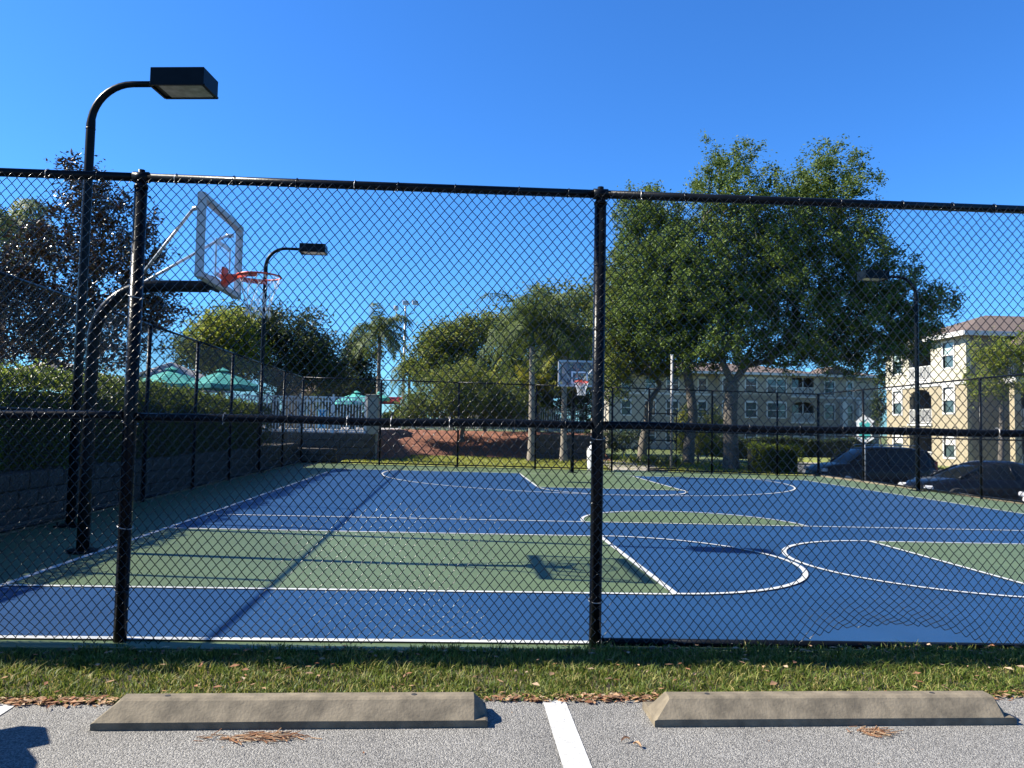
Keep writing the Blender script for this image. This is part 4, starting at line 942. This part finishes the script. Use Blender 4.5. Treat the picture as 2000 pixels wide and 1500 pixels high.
# sign
sg = empty('notice_sign', (12.72, 19.75, -.75), -.62, 'small white and teal pointed sign on a thin post in front of the dark van', 'sign')
q = MB(); q.tube([(0, 0, 0), (0, 0, 2.75)], .022, 8); q.build('post', MT['galv'], sg)
def hexa(w, h, y, t, m, name, par):
    P = [(-w * .85, -h * .62), (-w, -h * .5), (-w * .0, -h)]
    out = [(0, -h), (w, -h * .58), (w * .82, -h * .45), (w * .82, h * .45), (w, h * .58), (0, h), (-w, h * .58), (-w * .82, h * .45), (-w * .82, -h * .45), (-w, -h * .58)]
    zc = 2.34; q = MB(); n = len(out)
    q.add([(x, y, zc + z) for x, z in out] + [(x, y + t, zc + z) for x, z in out], [tuple(range(n)), tuple(range(2 * n - 1, n - 1, -1))] + [(i, n + i, n + (i + 1) % n, (i + 1) % n) for i in range(n)])
    return q.build(name, MT[m], par)
bdp = hexa(.30, .49, -.06, .03, 'whitepaint', 'sign_panel', sg)
hexa(.185, .33, -.068, .008, 'signteal', 'teal_field', bdp)
q = MB(); q.box((0, -.069, 2.34 + .05), (.22, .004, .05)); q.box((0, -.069, 2.34 + .28 - .04), (.12, .004, .07)); q.box((0, -.069, 2.34 - .10), (.16, .004, .025)); q.build('white_marks', MT['whitepaint'], bdp)

# ------------------------------------------------------------------ apartment buildings
class Facade:
    """Maps (s along, d inward, z) of a wall to the world."""
    def __init__(s, origin, dirv, inward): s.o = Vector(origin); s.d = Vector(dirv).normalized(); s.i = Vector(inward).normalized()
    def P(s, a, b, z): return s.o + s.d * a + s.i * b + Vector((0, 0, z))
    def box(s, q, a0, a1, b0, b1, z0, z1):
        V = [s.P(a, b_, z) for z in (z0, z1) for a, b_ in ((a0, b0), (a1, b0), (a1, b1), (a0, b1))]
        q.add(V, [(0, 3, 2, 1), (4, 5, 6, 7), (0, 1, 5, 4), (1, 2, 6, 5), (2, 3, 7, 6), (3, 0, 4, 7)])
def wall_panel(fc, root, s0, s1, z0, z1, holes, m, thick=.3, name='wall'):
    xs = sorted({s0, s1, *[h[0] for h in holes], *[h[1] for h in holes]}); zs = sorted({z0, z1, *[h[2] for h in holes], *[h[3] for h in holes]})
    xs = [x for x in xs if s0 <= x <= s1]; zs = [z for z in zs if z0 <= z <= z1]; q = MB()
    for i in range(len(xs) - 1):
        for j in range(len(zs) - 1):
            xm, zm = (xs[i] + xs[i + 1]) / 2, (zs[j] + zs[j + 1]) / 2
            if any(h[0] < xm < h[1] and h[2] < zm < h[3] for h in holes): continue
            fc.box(q, xs[i], xs[i + 1], 0, thick, zs[j], zs[j + 1])
    return q.build(name, MT[m], root)
def window(fc, root, s0, s1, z0, z1, m='pane', arch=False, mull=False):
    q = MB(); t = .13; d0, d1 = -.05, .12
    fc.box(q, s0 - t, s0, d0, d1, z0 - t, z1 + t); fc.box(q, s1, s1 + t, d0, d1, z0 - t, z1 + t)
    fc.box(q, s0, s1, d0, d1, z0 - t, z0); fc.box(q, s0, s1, d0, d1, z1, z1 + t * (1.8 if arch else 1))
    fc.box(q, s0, s1, d0 + .06, d1, (z0 + z1) / 2 - .04, (z0 + z1) / 2 + .04)
    if mull: fc.box(q, (s0 + s1) / 2 - .05, (s0 + s1) / 2 + .05, d0 + .05, d1, z0, z1)
    w = q.build('window', MT['trim'], root)
    q = MB(); fc.box(q, s0, s1, .10, .14, z0, (z0 + z1) / 2 - .04); q.build('pane', MT['pane'], w)
    q = MB(); fc.box(q, s0, s1, .08, .14, (z0 + z1) / 2 + .04, z1); q.build('pane', MT[m], w)
    return w
def balcony(fc, root, s0, s1, z0, z1, arch, railm='trim', depth=1.6, screen=False):
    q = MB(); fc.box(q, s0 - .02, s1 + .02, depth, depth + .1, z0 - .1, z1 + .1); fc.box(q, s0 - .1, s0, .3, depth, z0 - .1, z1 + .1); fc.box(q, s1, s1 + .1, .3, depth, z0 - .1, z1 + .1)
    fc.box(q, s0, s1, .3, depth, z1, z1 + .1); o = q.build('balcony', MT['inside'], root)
    q = MB(); fc.box(q, s0 - .12, s1 + .12, -.12, depth, z0 - .16, z0); q.build('floor_slab', MT['trim'], o)
    q = MB(); fc.box(q, s0, s1, -.02, .04, z0 + .98, z0 + 1.05); fc.box(q, s0, s1, -.02, .04, z0 + .06, z0 + .12); n = max(4, int((s1 - s0) / .16))
    for i in range(n + 1):
        a = s0 + (s1 - s0) * i / n; fc.box(q, a - .03, a + .03, -.01, .03, z0 + .12, z0 + .98)
    q.build('railing', MT[railm], o)
    q = MB(); fc.box(q, s0 + .3, s0 + (s1 - s0) * .55, depth - .05, depth - .01, z0, z0 + 2.05); q.build('balcony_door', MT['pane'], o)
    if screen: q = MB(); fc.box(q, (s0 + s1) / 2 - .04, (s0 + s1) / 2 + .04, .02, .08, z0, z1); q.build('screen_post', MT['trim'], o)
    if arch:
        q = MB(); n = 12; c = (s0 + s1) / 2; hw = (s1 - s0) / 2; rise = .45
        for i in range(n):
            t0, t1 = -1 + 2 * i / n, -1 + 2 * (i + 1) / n; f = lambda t: z1 - rise + rise * math.sqrt(max(0, 1 - t * t)) 
            zz = min(f(t0), f(t1)); 
            if zz < z1 - .01: fc.box(q, c + hw * t0, c + hw * t1, .001, .28, zz, z1)
        q.build('arch', MT[arch], root)
def hip_roof(root, u0, u1, v0, v1, ze, zr, over=.6, m='roof'):
    q = MB(); a, b_, c, d = u0 - over, u1 + over, v0 - over, v1 + over; w = min(b_ - a, d - c) / 2
    if (b_ - a) > (d - c): r0, r1 = (a + w, (c + d) / 2), (b_ - w, (c + d) / 2)
    else: r0, r1 = ((a + b_) / 2, c + w), ((a + b_) / 2, d - w)
    V = [(a, c, ze), (b_, c, ze), (b_, d, ze), (a, d, ze), (r0[0], r0[1], zr), (r1[0], r1[1], zr)]
    if (b_ - a) > (d - c): Fc = [(0, 1, 5, 4), (1, 2, 5), (2, 3, 4, 5), (3, 0, 4)]
    else: Fc = [(0, 1, 4), (1, 2, 5, 4), (2, 3, 5), (3, 0, 4, 5)]
    q.add(V, Fc + [(3, 2, 1, 0)]); r = q.build('roof', MT[m], root)
    q = MB(); t = .28
    for (p, s_) in (((a, c), (b_, c)), ((b_, c), (b_, d)), ((b_, d), (a, d)), ((a, d), (a, c))): q.bar((p[0], p[1], ze - .10), (s_[0], s_[1], ze - .10), .12, .30)
    q.build('fascia', MT['trim'], r); return r
# beige building far behind the oaks
def building_a():
    V0 = 84.0; k = (V0 + 5.15) / 95.15
    def X(x): return -.95 + math.tan(.071 + math.atan((x - 1000) / 1499.1)) * (V0 + 5.15)
    root = empty('apartment_building', (X(1500), V0, -.8), 0, 'beige three-storey apartment building in shade behind the oak trunks', 'building', 'apartment buildings')
    org = root.location.copy()
    z = lambda y, x=1520: 1.44 - (y - (834.6 + (x - 1000) * .019)) / 1499.1 * (V0 + 5.15) * 1.0 + .8
    fc = Facade((-org[0], 0, 0), (1, 0, 0), (0, 1, 0))
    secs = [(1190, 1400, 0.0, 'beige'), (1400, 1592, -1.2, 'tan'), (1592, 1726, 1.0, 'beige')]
    f3, f2, f1 = (740, 766), (787, 815), (842, 868)
    wins = {0: [(1215, 1232), (1262, 1280), (1303, 1325), (1365, 1380)], 1: [(1406, 1420), (1450, 1470), (1492, 1527)], 2: [(1620, 1638), (1664, 1674)]}
    for si, (xa, xb, dep, m) in enumerate(secs):
        f = Facade((-org[0], dep, 0), (1, 0, 0), (0, 1, 0)); holes = []
        for (a, c) in wins[si]:
            for (t, bt_) in (f3, f2, f1): holes.append((X(a), X(c), z(bt_), z(t)))
        bal = []
        if si == 1:
            for (t, bt_) in ((735, 772), (783, 823), (834, 868)): bal.append((X(1539), X(1582), z(bt_), z(t)))
        top = z(728)
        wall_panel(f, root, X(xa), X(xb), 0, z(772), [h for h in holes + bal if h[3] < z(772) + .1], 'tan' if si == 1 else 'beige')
        wall_panel(f, root, X(xa), X(xb), z(772), top, [h for h in holes + bal if h[2] > z(772) - .3], 'beige')
        q = MB(); f.box(q, X(xa) + .01, X(xb) - .01, -.06, -.003, z(774), z(770)) ; 
        if si != 1: q.build('string_course', MT['trim'], root)
        for h in holes: window(f, root, *h, m='blind' if (h[0] * 7) % 2 > 1.2 else 'pane', arch=True, mull=(h[1] - h[0]) > 1.8)
        for i, h in enumerate(bal): balcony(f, root, *h, arch='tan' if i == 1 else None, screen=True)
        q = MB(); d_ = 1.85 if si == 1 else .35; f.box(q, X(xa), X(xb), d_, 12, 0, top - .02); q.build('body', MT['beige'], root)
        if si == 1:
            for a0, a1 in ((X(xa), X(xa) + .3), (X(xb) - .3, X(xb))): q = MB(); f.box(q, a0, a1, .301, 1.849, 0, top - .02); q.build('side_wall', MT['beige'], root)
    for x in (1596, 1654, 1686):
        q = MB(); f = Facade((-org[0], .6, 0), (1, 0, 0), (0, 1, 0)); f.box(q, X(x) - .3, X(x) + .3, -.3, .4, 0, z(778 if x > 1600 else 730)); q.build('column', MT['trim'], root)
    rr = root
    hip_roof(rr, X(1190) - org[0], X(1592) - org[0], -1.2, 12, z(728), z(700)); hip_roof(rr, X(1600) - org[0], X(1726) - org[0], 1.0, 12, z(726), z(707))
    q = MB(); f = Facade((-org[0], 3, 0), (1, 0, 0), (0, 1, 0)); f.box(q, X(1612), X(1668), -2.5, 0, z(728), z(722)); q.add([f.P(X(1608), -2.8, z(724)), f.P(X(1672), -2.8, z(724)), f.P(X(1640), -2.8, z(706)), f.P(X(1640), 3, z(706)), f.P(X(1608), 3, z(724)), f.P(X(1672), 3, z(724))], [(0, 1, 2), (0, 2, 3, 4), (1, 5, 3, 2)]); q.build('gable', MT['roof'], root)
building_a()
def building_b():
    u0, v0, v1, zb = 32.2, 42.6, 52.0, -.85
    root = empty('apartment_building', (u0, v0, zb), 0, 'yellow and cream three-storey apartment building in sun at the right edge', 'building', 'apartment buildings')
    fw = Facade((0, v1 - v0, 0), (0, -1, 0), (1, 0, 0))   # west face, s from far to near
    L_ = v1 - v0; ze = 8.95
    # floors: sill heights
    F3, F2, F1 = 6.15, 3.1, .1
    wins = []; bals = []
    for fz in (F3, F2, F1):
        wins.append((.95, 2.05, fz + .75, fz + 2.45)); wins.append((7.0, 8.1, fz + .75, fz + 2.45)); bals.append((3.0, 5.6, fz, fz + 2.45))
    mid = F3 - .35
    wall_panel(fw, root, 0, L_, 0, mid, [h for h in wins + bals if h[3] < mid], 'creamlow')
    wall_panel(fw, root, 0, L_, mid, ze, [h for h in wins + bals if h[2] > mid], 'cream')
    q = MB(); fw.box(q, 0.01, L_ - .01, -.07, -.003, mid - .1, mid + .1); q.build('string_course', MT['trim'], root)
    for a, c in ((L_ - .45, L_ + .02), (-.02, .4)): q = MB(); fw.box(q, a, c, -.05, -.003, mid + .1, ze); q.build('corner_trim', MT['cream'], root)
    for h in wins: window(fw, root, *h, m='blind' if h[2] > 6 else 'trim')
    for i, h in enumerate(bals): balcony(fw, root, *h, arch='creamlow' if i == 1 else None)
    fs = Facade((.31, 0, 0), (1, 0, 0), (0, 1, 0))
    W = 18
    hs_ = []; bs_ = []
    for fz in (F3, F2, F1): bs_.append((2.6, 6.0, fz, fz + 2.45)); hs_.append((8.0, 9.2, fz + .75, fz + 2.45)); bs_.append((11, 14.2, fz, fz + 2.45))
    wall_panel(fs, root, 0, W, 0, ze, hs_ + bs_, 'tan')  # side turned from the sun: its shade is put into a darker stucco colour
    for h in hs_: window(fs, root, *h)
    for i, h in enumerate(bs_): balcony(fs, root, *h, arch='tan' if i in (2, 3) else None)
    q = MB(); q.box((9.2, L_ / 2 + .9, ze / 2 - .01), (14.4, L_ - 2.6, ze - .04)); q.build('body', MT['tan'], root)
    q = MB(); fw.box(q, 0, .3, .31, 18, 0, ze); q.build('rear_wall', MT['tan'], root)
    hip_roof(root, 0, W, 0, L_, ze + .12, ze + 2.05, .55)
    # projecting porch bay with its own small roof
    q = MB()
    for x in (2.3, 6.2): q = MB(); q.box((x, -1.3, 3.0), (.45, .45, 6.0)); q.build('porch_column', MT['creamlow'], root)
    q = MB(); q.box((4.25, -1.0, 5.9), (4.6, 1.7, .35)); q.build('porch_beam', MT['trim'], root)
    q = MB(); q.add([(1.9, -2.1, 8.1), (6.8, -2.1, 8.1), (6.8, 0, 8.1), (1.9, 0, 8.1), (4.3, -.2, 9.5)], [(0, 1, 4), (1, 2, 4), (2, 3, 4), (3, 0, 4), (3, 2, 1, 0)]); q.build('porch_roof', MT['roof'], root)
    for z in (3.0, 6.0): q = MB(); q.box((4.25, -1.9, z + .55), (3.6, .06, 1.0)); q.build('porch_railing', MT['trim'], root)
building_b()
slab('building_lawn', 30.5, 38.5, 60, 42.5, -.62, .2, MT['lawn'])
slab('building_lawn', 26.0, 42.5, 32.2, 60, -.62, .2, MT['lawn'])

# ------------------------------------------------------------------ cars
def loft(secs, name, m, parent, smooth=True, close=True):
    n = len(secs[0]); vs = [p for s_ in secs for p in s_]; fs = []
    for i in range(len(secs) - 1):
        for j in range(n - 1): fs.append((i * n + j, i * n + j + 1, (i + 1) * n + j + 1, (i + 1) * n + j))
    if close: fs.append(tuple(range(n))[::-1]); fs.append(tuple((len(secs) - 1) * n + j for j in range(n)))
    q = MB(); q.add(vs, fs, smooth); o = q.build(name, m, parent); return o
def car(label, loc, rz, paint, suv, group, name='parked_car'):
    root = empty(name, loc, rz, label, 'car', group)  # +x is forward
    L_ = 4.75 if suv else 4.7; hl = L_ / 2; W = .93
    if suv: st = [(-hl, .42, .80, .72), (-hl + .08, .30, 1.02, .84), (-hl + .5, .24, 1.06, .91), (-.9, .22, 1.04, .93), (.4, .22, 1.02, .93), (1.05, .22, 1.03, .92), (1.5, .23, 1.02, .91), (2.0, .26, .93, .86), (hl - .1, .32, .80, .78), (hl, .42, .62, .62)]
    else: st = [(-hl, .42, .78, .70), (-hl + .1, .30, .94, .80), (-hl + .5, .22, .98, .88), (-.9, .20, .94, .91), (.4, .20, .91, .92), (1.05, .20, .92, .91), (1.5, .21, .88, .89), (2.0, .24, .78, .84), (hl - .1, .30, .66, .74), (hl, .38, .54, .58)]
    secs = []
    for x, zl, zb, w in st:
        h = zb - zl; prof = [(w * .80, zl), (w * .97, zl + .07), (w, zl + h * .30), (w * 1.0, zl + h * .62), (w * .955, zb - .06), (w * .86, zb), (w * .45, zb + .022), (0, zb + .03)]
        full = prof + [(-a, b_) for a, b_ in prof[-2::-1]]; secs.append([(x, a, b_) for a, b_ in full])
    loft(secs, 'body', MT[paint], root)
    # greenhouse
    if suv: gh = [(-hl + .06, 1.02, .80, 1.10, .74), (-hl + .42, 1.03, .82, 1.60, .66), (-hl + 1.1, 1.02, .84, 1.68, .66), (-.2, 1.0, .84, 1.69, .66), (.45, 1.0, .84, 1.62, .65), (1.25, 1.0, .80, 1.05, .72)]
    else: gh = [(-hl + .55, .95, .76, .99, .70), (-hl + 1.25, .92, .80, 1.33, .58), (-.55, .90, .82, 1.44, .58), (.05, .88, .82, 1.43, .58), (.5, .88, .82, 1.31, .59), (1.3, .88, .78, .93, .70)]
    secs = []
    for x, z0, w0, z1, w1 in gh:
        prof = [(w0, z0 - .05), (w1 + (w0 - w1) * .25, z0 + (z1 - z0) * .75), (w1, z1 - .035), (w1 * .8, z1 - .005), (w1 * .4, z1 + .01), (0, z1 + .015)]
        full = prof + [(-a, b_) for a, b_ in prof[-2::-1]]; secs.append([(x, a, b_) for a, b_ in full])
    loft(secs, 'windows', MT['carglass'], root, True)
    top = [g_ for g_ in gh[1:-1]]; secs = []
    for x, z0, w0, z1, w1 in top:
        prof = [(w1 + .012, z1 - .05), (w1 * .82, z1 + .010), (w1 * .4, z1 + .024), (0, z1 + .03)]
        full = prof + [(-a, b_) for a, b_ in prof[-2::-1]]; secs.append([(x, a, b_) for a, b_ in full])
    loft(secs, 'roof', MT[paint], root)
    for s_ in (-1, 1):
        q = MB(); pil = lambda: q.build('pillar', MT[paint], root)
        x, z0, w0, z1, w1 = gh[-1]; x2, _, _, z12, w12 = gh[-2]; q.tube([(x, s_ * (w1 + .03), z1), (x2, s_ * (w12 + .01), z12 - .03)], .035, 6); pil(); q = MB()
        x, z0, w0, z1, w1 = gh[0]; x2, _, _, z12, w12 = gh[1]; q.tube([(x, s_ * (w1 + .02), z1), (x2, s_ * (w12 + .01), z12 - .03)], .045, 6); pil(); q = MB()
        xm = -.35; q.tube([(xm, s_ * .835, gh[2][1]), (xm + .03, s_ * (gh[2][4] + .03), gh[2][3] - .05)], .035, 6)
        pil()
        q = MB(); q.box((.98, s_ * 1.0, (1.12 if suv else 1.0)), (.14, .17, .13), 0, .03); q.build('mirror', MT[paint], root)
        q = MB(); y = s_ * .66; q.box((hl - .16, y, .78 if suv else .64), (.26, .30, .13), s_ * -.5, .03); q.build('headlight', MT['headl'], root)
        q = MB(); q.box((-hl + .07, s_ * .74, 1.0 if suv else .85), (.14, .16, .36 if suv else .16), 0, .03); q.build('tail_light', MT['taill'], root)
    if suv:
        for s_ in (-1, 1): q = MB(); q.tube([(-1.7, s_ * .6, 1.73), (-1.6, s_ * .6, 1.77), (.2, s_ * .6, 1.77), (.3, s_ * .6, 1.72)], .018, 6); q.build('roof_rail', MT['galv'], root)
    r = .36 if suv else .33
    for x in (-1.42, 1.45):
        for s_ in (-1, 1):
            q = MB(); y = s_ * (W - .09); q.tube([(x, y - .11, r), (x, y - .09, r), (x, y + .09, r), (x, y + .11, r)], [r - .03, r, r, r - .03], 24)
            w_ = q.build('wheel', MT['tyre'], root)
            q = MB(); q.tube([(x, y + s_ * .10, r), (x, y + s_ * .118, r)], [r * .66, r * .60], 20); q.build('rim', MT['rimm'], w_)
    q = MB(); q.box((hl - .03, 0, .48 if suv else .42), (.10, 1.0, .20), 0, .03); q.build('grille', MT['tyre'], root)
    q = MB(); q.box((hl - .0, 0, .38), (.02, .4, .11)); q.build('number_plate', MT['whitepaint'], root)
    return root
LOTZ = -.76
car('black van with a roof rack parked nose-in beyond the right fence', (15.55, 24.6, LOTZ), PI + .02, 'carblack', True, 'cars parked beyond the right fence', 'parked_van')
car('dark blue car with its bonnet towards the right fence', (15.35, 17.55, LOTZ), PI - .03, 'carblue', False, 'cars parked beyond the right fence')
car('white car at the right frame edge beyond the right fence', (16.85, 14.3, LOTZ), PI, 'carwhite', False, 'cars parked beyond the right fence')
car('dark car outside the frame casting its shadow on the asphalt at lower left', (-4.43, -3.61, 0), PI / 2 + .05, 'carblack', True, None)
